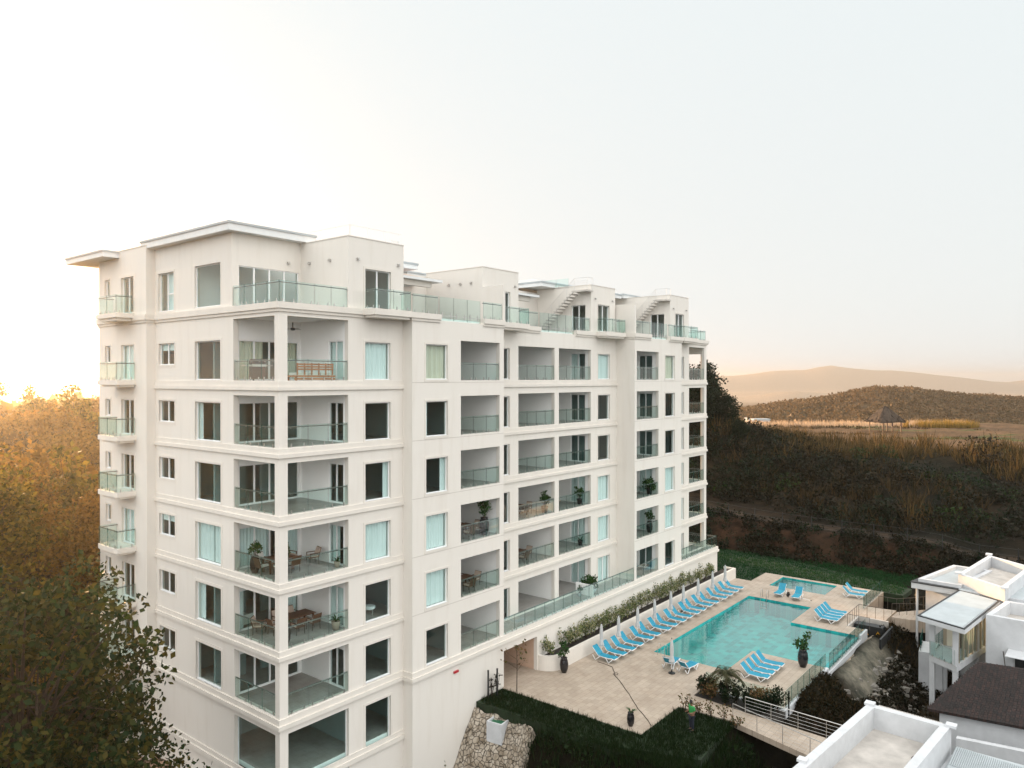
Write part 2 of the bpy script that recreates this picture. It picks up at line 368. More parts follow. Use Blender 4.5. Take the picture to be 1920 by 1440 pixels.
def rail(pts, z, h=1.12, ins=1, rh=.92, name='glass_railing', drop=0.0, parent=None, pw=1.15, hand=True):
    """pts in the frame of the parent, glass on the line, handrail on the inner side (left of travel for ins=1)"""
    st = MB(); gl = MB(); parent = parent or B; hp = []
    for k in range(len(pts) - 1):
        a, b = Vector((*pts[k], 0)), Vector((*pts[k + 1], 0)); d = (b - a); L = d.length; d.normalize(); nrm = Vector((-d.y, d.x, 0)) * ins
        n = max(1, round(L / pw)); w = L / n
        for i in range(n):
            p = a + d * (w * i + .022); q = a + d * (w * (i + 1) - .022); t = nrm * .009
            g0, g1 = [p - t, q - t, q + t, p + t], None
            za, zb = z + .05 - drop, z + h; lo = [(v.x, v.y, za) for v in g0]; hi = [(v.x, v.y, zb) for v in g0]
            gl.cur = 0; gl.quad(lo[0], lo[1], hi[1], hi[0]); gl.quad(lo[2], lo[3], hi[3], hi[2]); gl.cur = 1; gl.quad(lo[1], lo[2], hi[2], hi[1]); gl.quad(lo[3], lo[0], hi[0], hi[3]); gl.quad(*hi); gl.quad(*lo[::-1])
            for f in (.2, .8):
                c = a + d * (w * (i + f)); u1 = d * .028; u2 = nrm * .022
                ring = [c - u1 - u2, c + u1 - u2, c + u1 + u2, c - u1 + u2]
                st.hexa([(v.x, v.y, z - .02 - drop * .5) for v in ring], [(v.x, v.y, z + .19) for v in ring])
                if hand:
                    c2 = c + nrm * .075; st.tube([(c.x, c.y, z + h * rh - .06), (c2.x, c2.y, z + h * rh - .06), (c2.x, c2.y, z + h * rh)], .011, 4)
        hp.append((a + nrm * .075, b + nrm * .075))
        if not hand: st.box(min(a.x, b.x) - .012, min(a.y, b.y) - .012, z - .02, max(a.x, b.x) + .012, max(a.y, b.y) + .012, z + .01) if (abs(a.x - b.x) < .01 or abs(a.y - b.y) < .01) else st.tube([(a.x, a.y, z), (b.x, b.y, z)], .014, 4)
    if hand:
        st.cur = 1
        for a, b in hp: st.tube([(a.x, a.y, z + h * rh), (b.x, b.y, z + h * rh)], .03, 6)
    o = st.build(name, [M['steel'], M['handrail']], parent); gl.build('glass', [M['rglass'], M['gedge']], o)
    return o

def offs(path, o):
    out = []
    for i, p in enumerate(path):
        p = Vector(p); ns = []
        if i > 0: d = (p - Vector(path[i - 1])).normalized(); ns.append(Vector((d.y, -d.x)))
        if i < len(path) - 1: d = (Vector(path[i + 1]) - p).normalized(); ns.append(Vector((d.y, -d.x)))
        q = p.copy()
        if len(ns) == 1: q += ns[0] * o
        else: q += (ns[0] + ns[1]) * o if abs(ns[0].dot(ns[1])) < .5 else ns[0] * o
        out.append((q.x, q.y))
    return out
def band(name, path, layers, m='trim', inner=-.02):
    mb = MB()
    for (o, z0, z1) in layers:
        a = offs(path, o); b = offs(path, inner)
        for i in range(len(path) - 1):
            mb.prism([a[i], a[i + 1], b[i + 1], b[i]], z0, z1)
    return mb.build(name, M[m], B, fix=True)

# ---- facade walls with their openings
T = .3
def rows(f): return [f(r, FL[r + 2]) for r in range(0, 6)]
holesA, holesLA, holesB, holesC, holesD, holesE, holesW = [], [], [], [], [], [], []
for r in range(0, 6):
    F_ = FL[r + 2]; top = F_ + (3.28 if r == 5 else 2.62); t2 = F_ + (2.46 if r == 5 else 2.42)
    holesA += [(.5, 4.35, F_, top), (5.52, 7.38, F_ + .03, F_ + 2.15)]
    holesLA += [(.38, 4.18, F_, top), (5.45, 8.15, F_ + .03, F_ + 2.2), (10.5, 12.4, F_ + .92, F_ + 2.2)]
    holesB += [(9.46, 11.3, F_ + .05, F_ + 2.15), (12.49, 16.27, F_, t2)]
    holesC += [(18.75, 19.5, F_ + .05, F_ + 2.25), (20.53, 25.01, F_, t2), (25.57, 30.1, F_, t2), (31.16, 33.01, F_ + .05, F_ + 2.15)]
    holesD += [(34.46, 38.37, F_, t2), (39.6, 41.45, F_ + .05, F_ + 2.2)]
    holesE += [(44.2, 45.0, F_ + .08, F_ + 2.2), (46.12, 49.6, F_, F_ + (3.2 if r == 5 else 2.6))]
    holesW += [(17.7, 18.45, F_ + 1.1, F_ + 2.2), (14.45, 16.15, F_ + .04, F_ + 2.2)]
holesA += [(.5, 4.35, -.7, 2.6), (5.52, 7.38, -.2, 2.3)]
holesLA += [(.38, 4.18, -.7, 2.6)]
holesW += [(14.45, 16.15, -.3, 1.9)]
wA = wall('facade_wall', 'F', 0, T, 0, 8.35, -9.5, 24.0, holesA)
wall('facade_wall', 'L', 0, T, T, 12.85, -9.5, 24.0, holesLA)
cb = MB(); cb.box(T, T, -9.5, .5, .38, 24.0); cb.build('corner_column', M['stucco'], B)
wall('facade_wall', 'L', 8.35, T, -.5, T, -9.5, 24.0)
wall('facade_wall', 'F', -.8, T, 8.35, 16.7, -9.5, 24.1, holesB)
wall('facade_wall', 'L', 16.4, T, -.5, 6.0, -1, 24.0)
wall('facade_wall', 'F', 1.0, T, 16.7, 34.1, 3.3, 24.1, holesC)
wall('facade_wall', 'L', 34.1, T, -.5, 1.3, 3.3, 24.0)
wall('facade_wall', 'F', -.8, T, 34.1, 42.9, 3.45, 24.1, holesD)
wall('facade_wall', 'L', 42.6, T, -.5, 0, 3.3, 24.0)
wall('facade_wall', 'F', 0, T, 42.9, 50.1, 3.3, 24.0, holesE)
endh = [(.5, 4.2, FL[r + 2], FL[r + 2] + 2.6) for r in range(6)]
wall('facade_wall', 'L', 49.8, T, T, 14, -9.5, 24.0, endh)
wall('facade_wall', 'F', 13.7, T, 10, 49.8, -9.5, 24.0)
wall('facade_wall', 'L', 9.7, T, 14, 20.7, -9.5, 24.0)
wall('facade_wall', 'F', 20.4, T, 0, 9.7, -9.5, 24.0)
hW3 = [(19.5, 20.15, FL[r + 2] + .95, FL[r + 2] + 2.15) for r in range(6)]
wall('facade_wall', 'L', 0, T, 19.3, 20.4, -9.5, 24.0, hW3)
wall('facade_wall', 'L', -.55, T, 12.85, 19.3, -9.5, 24.0, holesW)
wall('facade_wall', 'F', 12.85, T, -.25, T, -9.5, 24.0)
wall('facade_wall', 'F', 19.0, T, -.25, 0, -9.5, 24.0)
# base wall along the pool with the passage
wall('base_wall', 'F', -.8, T, 16.7, 51.0, -1.0, 3.2, [(16.7, 20.4, -1.0, 2.4)])
wall('base_wall', 'L', 50.7, T, -.5, 10, -1.0, 3.2)
M['peach'] = mat('peach_passage_finish', (.60, .43, .32), .85, noise=.06)  # one even peach tone for passage walls and ceiling
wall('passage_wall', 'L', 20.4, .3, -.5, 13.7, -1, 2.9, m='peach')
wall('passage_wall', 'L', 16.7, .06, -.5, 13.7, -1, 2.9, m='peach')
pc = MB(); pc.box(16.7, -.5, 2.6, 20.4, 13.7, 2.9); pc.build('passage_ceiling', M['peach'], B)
# ---- slabs (ceiling paint below, tiles on top)
def slab(rects, z0, z1, name='floor_slab', top='floor_tile'):
    mb = MB()
    for (a, b, c, d) in rects:
        mb.cur = 0; mb.box(a, c, z0, b, d, z1 - .02); mb.cur = 1; mb.box(a, c, z1 - .02, b, d, z1)
    return mb.build(name, [M['balc'], M[top]], B)
FOOT = [(.3, 8.65, .3, 13.7), (8.65, 16.4, -.5, 13.7), (16.4, 34.4, 1.3, 13.7), (34.4, 42.6, -.5, 13.7), (42.6, 49.8, .3, 13.7), (.3, 9.7, 13.7, 20.4), (-.25, .3, 13.15, 19.0)]
for r in range(-2, 6):
    F_ = FL[r + 2]
    slab(FOOT if r >= 0 else [FOOT[0], FOOT[1], FOOT[5], FOOT[6]], F_ - .3, F_)
slab([(.3, 8.35, .3, 13.7), (.3, 9.7, 13.7, 20.4), (-.25, .3, 13.15, 19.0), (8.65, 16.4, -.5, 13.7), (16.4, 34.4, 1.3, 13.7), (34.4, 42.6, -.5, 13.7), (42.6, 49.8, .3, 13.7)], 23.85, 24.3, 'terrace_slab')
# terrace slab at the first floor, running in front of the set-back parts
slab([(16.7, 34.1, -.5, 1.0)], 3.2, 3.47, 'terrace_slab')
slab([(42.9, 50.7, -.5, 0)], 3.2, 3.47, 'terrace_slab')
slab([(50.1, 50.7, 0, 9.9)], 3.2, 3.47, 'terrace_slab')
# ---- cornices
LA = [(0, 12.85), (0, 0), (8.35, 0)]
for r in range(1, 6):
    F_ = FL[r + 2]
    for nm, path in (('cornice', LA), ('cornice', [(16.7, 1.0), (34.1, 1.0)]), ('cornice', [(42.9, 0), (50.1, 0), (50.1, 13.9)])):
        band(nm, path, [(.045, F_ - .30, F_ - .03), (.11, F_ - .50, F_ - .30)])
for F_ in (.1,):
    band('cornice', LA, [(.06, F_ - .36, F_ - .10), (.13, F_ - .62, F_ - .36)])
band('base_cornice', [(-.55, 19.3), (-.55, 12.85), (0, 12.85), (0, 0), (8.35, 0), (8.35, -.8), (51.0, -.8), (51.0, 9.9)], [(.07, 3.16, 3.46), (.15, 2.94, 3.16)])
band('roof_cornice', [(0, 20.7), (0, 19.3), (-.55, 19.3), (-.55, 12.85), (0, 12.85), (0, 0), (8.35, 0), (8.35, -.8), (10.65, -.8)], [(.16, 24.14, 24.46), (.08, 23.98, 24.14)], inner=-.3)
band('roof_cornice', [(14.6, -.8), (16.7, -.8)], [(.16, 24.14, 24.46), (.08, 23.98, 24.14)], inner=-.3)
band('roof_cornice', [(16.7, 1.0), (23.1, 1.0)], [(.16, 24.14, 24.46), (.08, 23.98, 24.14)], inner=-.3)
band('roof_cornice', [(27.85, 1.0), (34.1, 1.0), (34.1, -.8), (36.9, -.8)], [(.16, 24.14, 24.46), (.08, 23.98, 24.14)], inner=-.3)
band('roof_cornice', [(40.3, -.8), (42.9, -.8), (42.9, 0), (50.1, 0), (50.1, 13.9)], [(.20, 24.14, 24.46), (.10, 23.98, 24.14)], inner=-.3)

# ---- windows and doors, row by row
FULL = [(0, 1)]
for r in range(0, 6):
    F_ = FL[r + 2]; cu = r in (1, 2, 5)
    # corner flat
    opening('window', 'F', 0, 5.52, 7.38, F_ + .03, F_ + 2.15, cur=FULL if r in (2, 5) else {3: [(.86, 1)], 0: [(0, .10)]}.get(r))
    opening('window', 'L', 0, 5.45, 8.15, F_ + .03, F_ + 2.2, cur=FULL if r == 2 else {1: [(.78, 1)], 4: [(.9, 1)]}.get(r))
    opening('window', 'L', 0, 10.5, 12.4, F_ + .92, F_ + 2.2, cols=2, blind=.33 if r in (2, 5) else 0)
    wall('balcony_wall', 'F', 4.3, .2, .3, 4.35, F_, F_ + 3.1 if r < 5 else F_ + 3.35, [(.4, 4.2, F_ + .03, F_ + 2.2)], 'balc')
    wall('balcony_wall', 'L', 4.35, .2, .3, 4.3, F_, F_ + 3.1 if r < 5 else F_ + 3.35, [(.45, 1.72, F_ + .03, F_ + 2.2)], 'balc')
    mc = {5: [(.0, .42), (.78, 1)], 2: [(0, .5), (.75, 1)], 1: [(0, .1), (.8, 1)]}.get(r)
    opening('sliding_door', 'F', 4.3, .4, 4.2, F_ + .03, F_ + 2.2, cols=4, cur=mc, surround=False, rec=.05, fw=.06, sill=False, th=.2, cm='curtain_warm' if r == 5 else 'curtain')
    opening('sliding_door', 'L', 4.35, .45, 1.72, F_ + .03, F_ + 2.2, cols=2, cur=[(.45, 1)] if r == 2 else (FULL if r in (1, 5) else None), surround=False, rec=.05, fw=.06, sill=False, th=.2)
    rail([(.5, .07), (4.35, .07)], F_, ins=1); rail([(.07, 4.18), (.07, .38)], F_, ins=1)
    # wing
    opening('window', 'L', -.55, 17.7, 18.45, F_ + 1.1, F_ + 2.2, fw=.09)
    opening('window', 'L', 0, 19.5, 20.15, F_ + .95, F_ + 2.15, fw=.07)
    opening('sliding_door', 'L', -.55, 14.45, 16.15, F_ + .04, F_ + 2.2, cols=2, cur=FULL if r in (2, 5) else None)
    # B
    opening('window', 'F', -.8, 9.46, 11.3, F_ + .05, F_ + 2.15, cur=FULL if cu else {4: [(0, .2)], 3: [(.82, 1)]}.get(r), cm='curtain_warm' if r == 5 else 'curtain')
    wall('balcony_wall', 'F', 3.3, .2, 12.49, 16.4, F_, F_ + 3.1, [(13.2, 15.8, F_ + .03, F_ + 2.2)], 'balc')
    wall('balcony_wall', 'L', 12.3, .19, -.5, 3.5, F_, F_ + 3.1, m='balc')
    wall('balcony_wall', 'L', 16.34, .055, -.5, 3.3, F_, F_ + 3.1, m='balc')
    opening('sliding_door', 'F', 3.3, 13.2, 15.8, F_ + .03, F_ + 2.2, cols=2, surround=False, rec=.05, sill=False, th=.2)
    rail([(12.49, -.72), (16.27, -.72)], F_, ins=1)
    # C
    opening('window', 'F', 1.0, 18.75, 19.5, F_ + .05, F_ + 2.25, fw=.06)
    opening('window' if r else 'sliding_door', 'F', 1.0, 31.16, 33.01, F_ + .05, F_ + 2.15, cols=1 if r else 2, cur=[(0, .5), (.55, 1)] if r == 5 else (FULL if r < 3 else None))
    for (u0, u1) in ((20.3, 20.5), (25.1, 25.5), (30.15, 30.35)):
        hh = [(1.6, 3.04, F_ + .03, F_ + 2.2)] if u0 > 30 else ()
        wall('balcony_wall', 'L', u0, u1 - u0, 1.3, 5.5, F_, F_ + 3.1, hh, 'balc')
    wall('balcony_wall', 'F', 5.5, .2, 20.3, 30.35, F_, F_ + 3.1, [(21.2, 24.2, F_ + .03, F_ + 2.2)], 'balc')
    opening('sliding_door', 'F', 5.5, 21.2, 24.2, F_ + .03, F_ + 2.2, cols=3, surround=False, rec=.05, sill=False, th=.2)
    opening('sliding_door', 'L', 30.15, 1.6, 3.04, F_ + .03, F_ + 2.2, cols=2, cur={5: [(.5, 1)]}.get(r, FULL if r < 3 else None), surround=False, rec=.05, sill=False, th=.2)
    if r: rail([(20.53, 1.08), (25.01, 1.08)], F_, ins=1); rail([(25.57, 1.08), (30.1, 1.08)], F_, ins=1)
    # D
    opening('window', 'F', -.8, 39.6, 41.45, F_ + .05, F_ + 2.2, cur=FULL if cu else None, cm='curtain_warm' if r == 5 else 'curtain')
    wall('balcony_wall', 'L', 38.45, .2, -.5, 2.9, F_, F_ + 3.1, [(-.12, 1.24, F_ + .03, F_ + 2.2)], 'balc')
    wall('balcony_wall', 'F', 2.9, .2, 34.4, 38.65, F_, F_ + 3.1, m='balc')
    opening('sliding_door', 'L', 38.45, -.12, 1.24, F_ + .03, F_ + 2.2, cols=2, cur=FULL if r in (1, 2) else None, surround=False, rec=.05, sill=False, th=.2)
    rail([(34.46, -.72), (38.37, -.72)], F_, ins=1)
    # E
    opening('window', 'F', 0, 44.2, 45.0, F_ + .08, F_ + 2.2, cur=FULL if r in (1, 2) else None)
    wall('balcony_wall', 'L', 45.8, .2, .3, 4.5, F_, F_ + 3.1 if r < 5 else F_ + 3.35, m='balc')
    wall('balcony_wall', 'F', 4.5, .2, 45.8, 49.8, F_, F_ + 3.1 if r < 5 else F_ + 3.35, [(46.4, 49.2, F_ + .03, F_ + 2.2)], 'balc')
    opening('sliding_door', 'F', 4.5, 46.4, 49.2, F_ + .03, F_ + 2.2, cols=3, surround=False, rec=.05, sill=False, th=.2)
    if r: rail([(46.12, .07), (49.6, .07)], F_, ins=1)
    rail([(50.03, .5), (50.03, 4.2)], F_, ins=1)
    # interior partitions
    ih = F_ + 3.1
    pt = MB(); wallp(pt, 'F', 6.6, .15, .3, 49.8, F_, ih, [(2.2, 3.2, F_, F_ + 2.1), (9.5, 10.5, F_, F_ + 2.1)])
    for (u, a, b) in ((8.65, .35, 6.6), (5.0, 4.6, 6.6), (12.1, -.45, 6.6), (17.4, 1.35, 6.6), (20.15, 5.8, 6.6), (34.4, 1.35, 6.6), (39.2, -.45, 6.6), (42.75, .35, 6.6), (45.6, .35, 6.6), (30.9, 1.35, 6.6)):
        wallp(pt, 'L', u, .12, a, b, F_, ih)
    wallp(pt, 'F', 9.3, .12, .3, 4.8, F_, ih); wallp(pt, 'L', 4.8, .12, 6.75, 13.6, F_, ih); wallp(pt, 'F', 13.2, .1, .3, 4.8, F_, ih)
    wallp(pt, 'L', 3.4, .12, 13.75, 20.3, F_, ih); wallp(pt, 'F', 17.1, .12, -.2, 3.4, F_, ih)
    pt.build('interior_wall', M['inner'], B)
    # wing balcony
    bs = MB()
    bs.prism([(-.55, 14.2), (-1.66, 14.2), (-1.74, 14.5), (-1.74, 16.5), (-1.66, 16.95), (-.55, 16.95)], F_ - .28, F_)
    bs.prism([(-.55, 14.35), (-1.45, 14.35), (-1.6, 14.6), (-1.6, 16.4), (-1.45, 16.8), (-.55, 16.8)], F_ - .42, F_ - .28)
    bs.build('balcony_slab', M['trim'], B, fix=True)
    rail([(-.56, 16.85), (-1.66, 16.85), (-1.66, 14.3), (-.56, 14.3)], F_, ins=1, pw=1.25)
# ground floor
opening('shop_window', 'F', 0, .5, 4.35, -.7, 2.6, cols=1, fw=.04, surround=False, rec=.2)
opening('shop_window', 'L', 0, .38, 4.18, -.7, 2.6, cols=1, fw=.04, surround=False, rec=.2)
opening('window', 'F', 0, 5.52, 7.38, -.2, 2.3)
opening('garage_door', 'L', -.55, 14.45, 16.15, -.3, 1.9, cols=1, cur=FULL)
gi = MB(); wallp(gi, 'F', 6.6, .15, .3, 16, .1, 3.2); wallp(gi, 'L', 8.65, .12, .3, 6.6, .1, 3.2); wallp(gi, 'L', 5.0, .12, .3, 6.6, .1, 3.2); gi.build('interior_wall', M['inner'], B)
# long terrace railings of the first floor
rail([(16.72, -.88 + .12), (34.08, -.76)], 3.47, ins=1); rail([(42.92, -.76), (50.9, -.76), (50.9, 6)], 3.47, ins=1)
wall('terrace_screen', 'L', 27.9, .12, -.6, 1.0, 3.47, 4.35, m='balc')

# ---- penthouse level
PT = 28.38
wall('penthouse_wall', 'L', 0, T, 4.3, 12.85, PF - .1, 28.6, [(5.45, 8.2, PF + .2, PF + 2.56), (10.55, 12.42, PF + .22, PF + 2.5)])
wall('penthouse_wall', 'F', 4.3, T, T, 4.35, PF - .1, 28.6, [(.4, 4.22, PF + .15, PF + 2.32)])
wall('penthouse_wall', 'L', 4.35, T, T, 4.3, PF - .1, PT)
wall('penthouse_wall', 'F', 0, T, 4.35, 8.43, PF - .1, PT, [(5.54, 7.43, PF + .15, PF + 2.32)])
wall('penthouse_wall', 'L', 8.13, T, T, 6.5, PF - .1, PT)
wall('penthouse_wall', 'L', -.55, T, 12.85, 19.3, PF - .1, 28.6, [(14.45, 16.15, PF + .28, PF + 2.5), (17.75, 18.5, PF + 1.4, PF + 2.56)])
wall('penthouse_wall', 'F', 12.85, T, -.25, T, PF - .1, 28.6)
wall('penthouse_wall', 'L', 0, T, 19.3, 20.7, PF - .1, 28.2)
wall('penthouse_wall', 'F', 20.4, T, T, 9.7, PF - .1, 28.2)
opening('window', 'L', 0, 5.45, 8.2, PF + .2, PF + 2.56, surround=False)
opening('window', 'L', 0, 10.55, 12.42, PF + .22, PF + 2.5, cols=2, transom=(0, .45), cur=[(.3, .75)])
opening('sliding_door', 'F', 4.3, .4, 4.22, PF + .15, PF + 2.32, cols=4, surround=False, rec=.05, sill=False)
opening('sliding_door', 'F', 0, 5.54, 7.43, PF + .15, PF + 2.32, cols=2)
opening('sliding_door', 'L', -.55, 14.45, 16.15, PF + .28, PF + 2.5, cols=2)
opening('window', 'L', -.55, 17.75, 18.5, PF + 1.4, PF + 2.56, fw=.09)
pin = MB(); wallp(pin, 'F', 8.6, .15, .3, 8.1, PF - .1, 28.2); wallp(pin, 'F', 6.6, .15, 8.43, 16.7, PF - .1, 28.0, [(9.2, 11.0, PF, PF + 2.3)]); wallp(pin, 'L', 8.2, .2, 6.5, 13, PF - .1, 28.2); wallp(pin, 'L', 3, .1, 13, 20, PF - .1, 28); pin.build('interior_wall', M['balc'], B)
# front flat roof with its rail, hip roofs with overhanging fascia
rf = MB(); rf.box(4.65, .3, 28.0, 8.13, 6.5, 28.15); rf.build('roof_deck', M['roofdeck'], B)
def cap(path, z): band('parapet_cap', path, [(.03, z, z + .05)], inner=-.33)
cap([(4.35, 4.2), (4.35, 0), (8.43, 0), (8.43, 6.5)][:3], PT); cap([(-.55, 19.3), (-.55, 12.85)], 28.6)
def hip(name, u0, u1, v0, v1, z, h=.45, hh=.8, over=.06):
    mb = MB(); mb.cur = 0
    mb.box(u0, v0, z, u1, v1, z + h); mb.cur = 1
    mb.box(u0 - over, v0 - over, z + h, u1 + over, v1 + over, z + h + .12)
    w = min(u1 - u0, v1 - v0) / 2; zt = z + h + .12
    a = [(u0 - over, v0 - over, zt), (u1 + over, v0 - over, zt), (u1 + over, v1 + over, zt), (u0 - over, v1 + over, zt)]
    b = [(u0 + w * .9, v0 + w * .9, zt + hh), (u1 - w * .9, v0 + w * .9, zt + hh), (u1 - w * .9, v1 - w * .9, zt + hh), (u0 + w * .9, v1 - w * .9, zt + hh)]
    mb.hexa(a, b)
    return mb.build(name, [M['fascia'], M['membrane']], B)
hip('hip_roof', -.5, 5.0, 3.75, 13.6, 28.45, .36, .42)
hip('hip_roof', -1.55, 6.0, 16.4, 22.0, 28.2, .30, .4)
cy = MB(); cy.box(1.0, 14.2, 28.2, 2.4, 15.6, 29.1); cy.build('lift_overrun', M['stucco'], B)
# recessed core behind the terraces
core_h = [(9.2, 11.2, PF, PF + 2.3), (24.5, 27.0, PF, PF + 2.3)]
wall('penthouse_wall', 'F', 6.5, .3, 8.43, 49.5, PF - .1, 28.0, core_h)
opening('sliding_door', 'F', 6.5, 9.2, 11.2, PF, PF + 2.3, cols=2, surround=False, rec=.05)
opening('sliding_door', 'F', 6.5, 24.5, 27.0, PF, PF + 2.3, cols=2, surround=False, rec=.05)
wall('penthouse_wall', 'L', 49.2, .3, 6.8, 13.7, PF - .1, 28.0); wall('penthouse_wall', 'F', 13.7, .3, 8.43, 49.5, PF - .1, 28.0)
hip('hip_roof', 8.5, 14.3, 4.9, 13.8, 28.1, .3, .35)
hip('hip_roof', 15.2, 26.6, 6.9, 13.8, 27.9, .3, .6)
hip('hip_roof', 28.2, 41.0, 4.6, 13.8, 28.3, .3, .95)
hip('hip_roof', 41.4, 49.4, 4.6, 13.8, 28.4, .3, .8)
def pergola(u0, u1, v0, z=27.02):
    mb = MB(); mb.cur = 1; mb.box(u0, v0, z, u1, 6.5, z + .16); mb.cur = 0; mb.box(u0, v0 + .35, z - .36, u1 - .7, v0 + .6, z)
    mb.build('terrace_canopy', [M['trim'], M['fascia']], B)
pergola(8.43, 14.4, 2.6); pergola(20.62, 25.2, 2.6, 26.95)
ow = MB(); ow.box(12.6, 5.9, 27.25, 15.4, 6.45, 27.8); ow.build('sunlit_wall_patch', mat('painted_sun_orange', (.42, .16, .07), .8), B)  # orange box stands for sunlight on the roof wall, put into its colour
def block(u0, u1, vf, zt, fh, sh, low, back=6.5):
    wall('penthouse_wall', 'F', vf, T, u0, u1, PF - .1, zt, fh)
    wall('penthouse_wall', 'L', u0, T, vf + T, back, PF - .1, zt, sh)
    wall('penthouse_wall', 'L', u1 - T, T, vf + T, back, PF - .1, zt)
    d = MB(); d.box(u0 + T, vf + T, zt - .5, u1 - T, back, zt - .35); d.build('roof_deck', M['roofdeck'], B)
    cap([(u0, back), (u0, vf), (u1, vf)], zt)
    if low: wall('party_wall', 'L', low[0], .25, low[1], low[2], PF - .1, low[3]); 
block(16.7, 20.62, 1.07, 28.22, [(18.8, 19.7, PF + .15, PF + 2.35)], (), (16.702, -.72, 1.07, 26.85))
opening('window', 'F', 1.07, 18.8, 19.7, PF + .15, PF + 2.35, surround=False, fw=.08)
block(30.1, 33.9, 1.0, 28.28, [(31.16, 32.95, PF + .15, PF + 2.36)], [(1.55, 2.95, PF + .1, PF + 2.3)], (34.1, -.8, 2.5, 26.95))
opening('sliding_door', 'F', 1.0, 31.16, 32.95, PF + .15, PF + 2.36, cols=2)
opening('sliding_door', 'L', 30.1, 1.55, 2.95, PF + .1, PF + 2.3, cols=2, surround=False)
block(42.1, 46.0, 0.0, 28.42, [(43.17, 44.96, PF + .15, PF + 2.36)], [(.62, 2.08, PF + .1, PF + 2.3)], None)
opening('sliding_door', 'F', 0, 43.17, 44.96, PF + .15, PF + 2.36, cols=2)
opening('sliding_door', 'L', 42.1, .62, 2.08, PF + .1, PF + 2.3, cols=2, surround=False)
# steel stairs up to the roof blocks
def stair(U, v_bot, v_top, v_end, zt):
    w = .95; n = 15; st = MB()
    for k in range(n):
        f = (k + .5) / n; v = v_bot + (v_top - v_bot) * f; z = PF + (zt - PF) * (k + 1) / n
        st.box(U - w, v - .17, z - .07, U - .05, v + .17, z)
    st.box(U - w, v_end, zt - .12, U - .02, v_top + .1, zt + .02)
    o = st.build('roof_stair', M['concrete'], B)
    h = MB()
    for uo in (U - w + .04,):
        h.tube([(uo, v_bot, PF + .1), (uo, v_top, zt)], .035, 5)
        for q in (.22, .4, .58, .76): h.tube([(uo, v_bot, PF + q + .1), (uo, v_top, zt + q), (uo, v_end, zt + q)], .008, 4)
        h.tube([(uo, v_bot, PF + 1.05), (uo, v_top, zt + 1.0), (uo, v_end, zt + 1.0), (U - .1, v_end, zt + 1.0)], .015, 5)
        for k in range(6):
            f = k / 5; v = v_bot + (v_top - v_bot) * f; z = PF + (zt - PF) * f; h.tube([(uo, v, z), (uo, v, z + 1.02)], .016, 5)
        h.tube([(uo, v_end + .02, zt), (uo, v_end + .02, zt + 1.0)], .016, 5); h.tube([(U - .1, v_end, zt), (U - .1, v_end, zt + 1.0)], .016, 5)
    h.build('stair_handrail', M['steel'], o)
stair(30.1, 5.9, 2.0, .76, 27.8); stair(42.1, 4.6, 1.0, -.1, 27.95)
st2 = MB(); st2.box(8.43, 1.2, 27.75, 9.2, 2.4, 27.87); st2.build('stair_landing', M['trim'], B)
def barrail(pts, z, h=1.0, n=4, m='steel', name='steel_railing', parent=None, post=1.3, rr=.02, top=.024):
    mb = MB()
    for k in range(len(pts) - 1):
        a, b = Vector(pts[k]), Vector(pts[k + 1])
        if len(a) == 2: a = Vector((a.x, a.y, z)); b = Vector((b.x, b.y, z))
        L = (b - a).length; c = max(1, round(L / post))
        for i in range(c + 1):
            p = a + (b - a) * i / c; mb.tube([p, p + Vector((0, 0, h))], rr, 5)
        mb.tube([a + Vector((0, 0, h)), b + Vector((0, 0, h))], top, 6)
        for j in range(1, n + 1): mb.tube([a + Vector((0, 0, h * j / (n + 1))), b + Vector((0, 0, h * j / (n + 1)))], .008, 4)
    return mb.build(name, M[m], parent or B)
M['pale_steel'] = mat('pale_steel', (.72, .72, .70), .4, metal=.3)
barrail([(4.6, 4.0), (4.6, .15), (8.3, .15)], PT + .05, .62, 0, 'pale_steel', rr=.012, top=.012)
barrail([(8.5, 1.25), (9.15, 1.25), (9.15, 2.4)], 27.87, 1.0, 0, 'pale_steel', rr=.014, top=.014, post=.45)
# rail round the hip roof terraces and penthouse terraces
rail([(30.1 - .02, 7.0), (30.08, 3.2)], 28.25, h=.75, hand=False)
rail([(.07, 4.28), (.07, .07), (4.33, .07)], PF + .05, ins=1)
rail([(8.46, -.72), (10.6, -.72)], PF + .05, ins=1)
rail([(10.75, -.65), (14.5, -.65)], PF + .05, ins=1, drop=.35, hand=False)
rail([(14.7, -.72), (16.6, -.72)], PF + .05, ins=1)
rail([(20.7, 1.1), (23.05, 1.1)], PF + .05, ins=1); rail([(23.2, 1.1), (27.75, 1.1)], PF + .05, ins=1, drop=.35, hand=False); rail([(27.9, 1.1), (30.05, 1.1)], PF + .05, ins=1)
rail([(34.4, -.72), (36.8, -.72)], PF + .05, ins=1); rail([(37.0, -.65), (40.2, -.65)], PF + .05, ins=1, drop=.35, hand=False); rail([(40.4, -.72), (42.8, -.72), (42.8, -.05)], PF + .05, ins=1)
rail([(46.6, .07), (50.0, .07), (50.0, 6)], PF + .05, ins=1, h=1.0)
def bump(u0, u1, v, p=1.0, vb=None):
    mb = MB(); mb.box(u0, v - p, PF - .28, u1, v - .0, PF + .06); mb.box(u0 + .12, v - p + .12, PF - .42, u1 - .12, v, PF - .28)
    mb.build('balcony_slab', M['trim'], B); rail([(u0 + .07, v - .05), (u0 + .07, v - p + .07), (u1 - .07, v - p + .07), (u1 - .07, v - .05)], PF + .06, ins=1)
bump(5.3, 8.1, -.16, .95); bump(17.0, 20.5, .84, .95); bump(30.7, 33.9, .84, .95); bump(43.0, 46.0, -.16, .9)
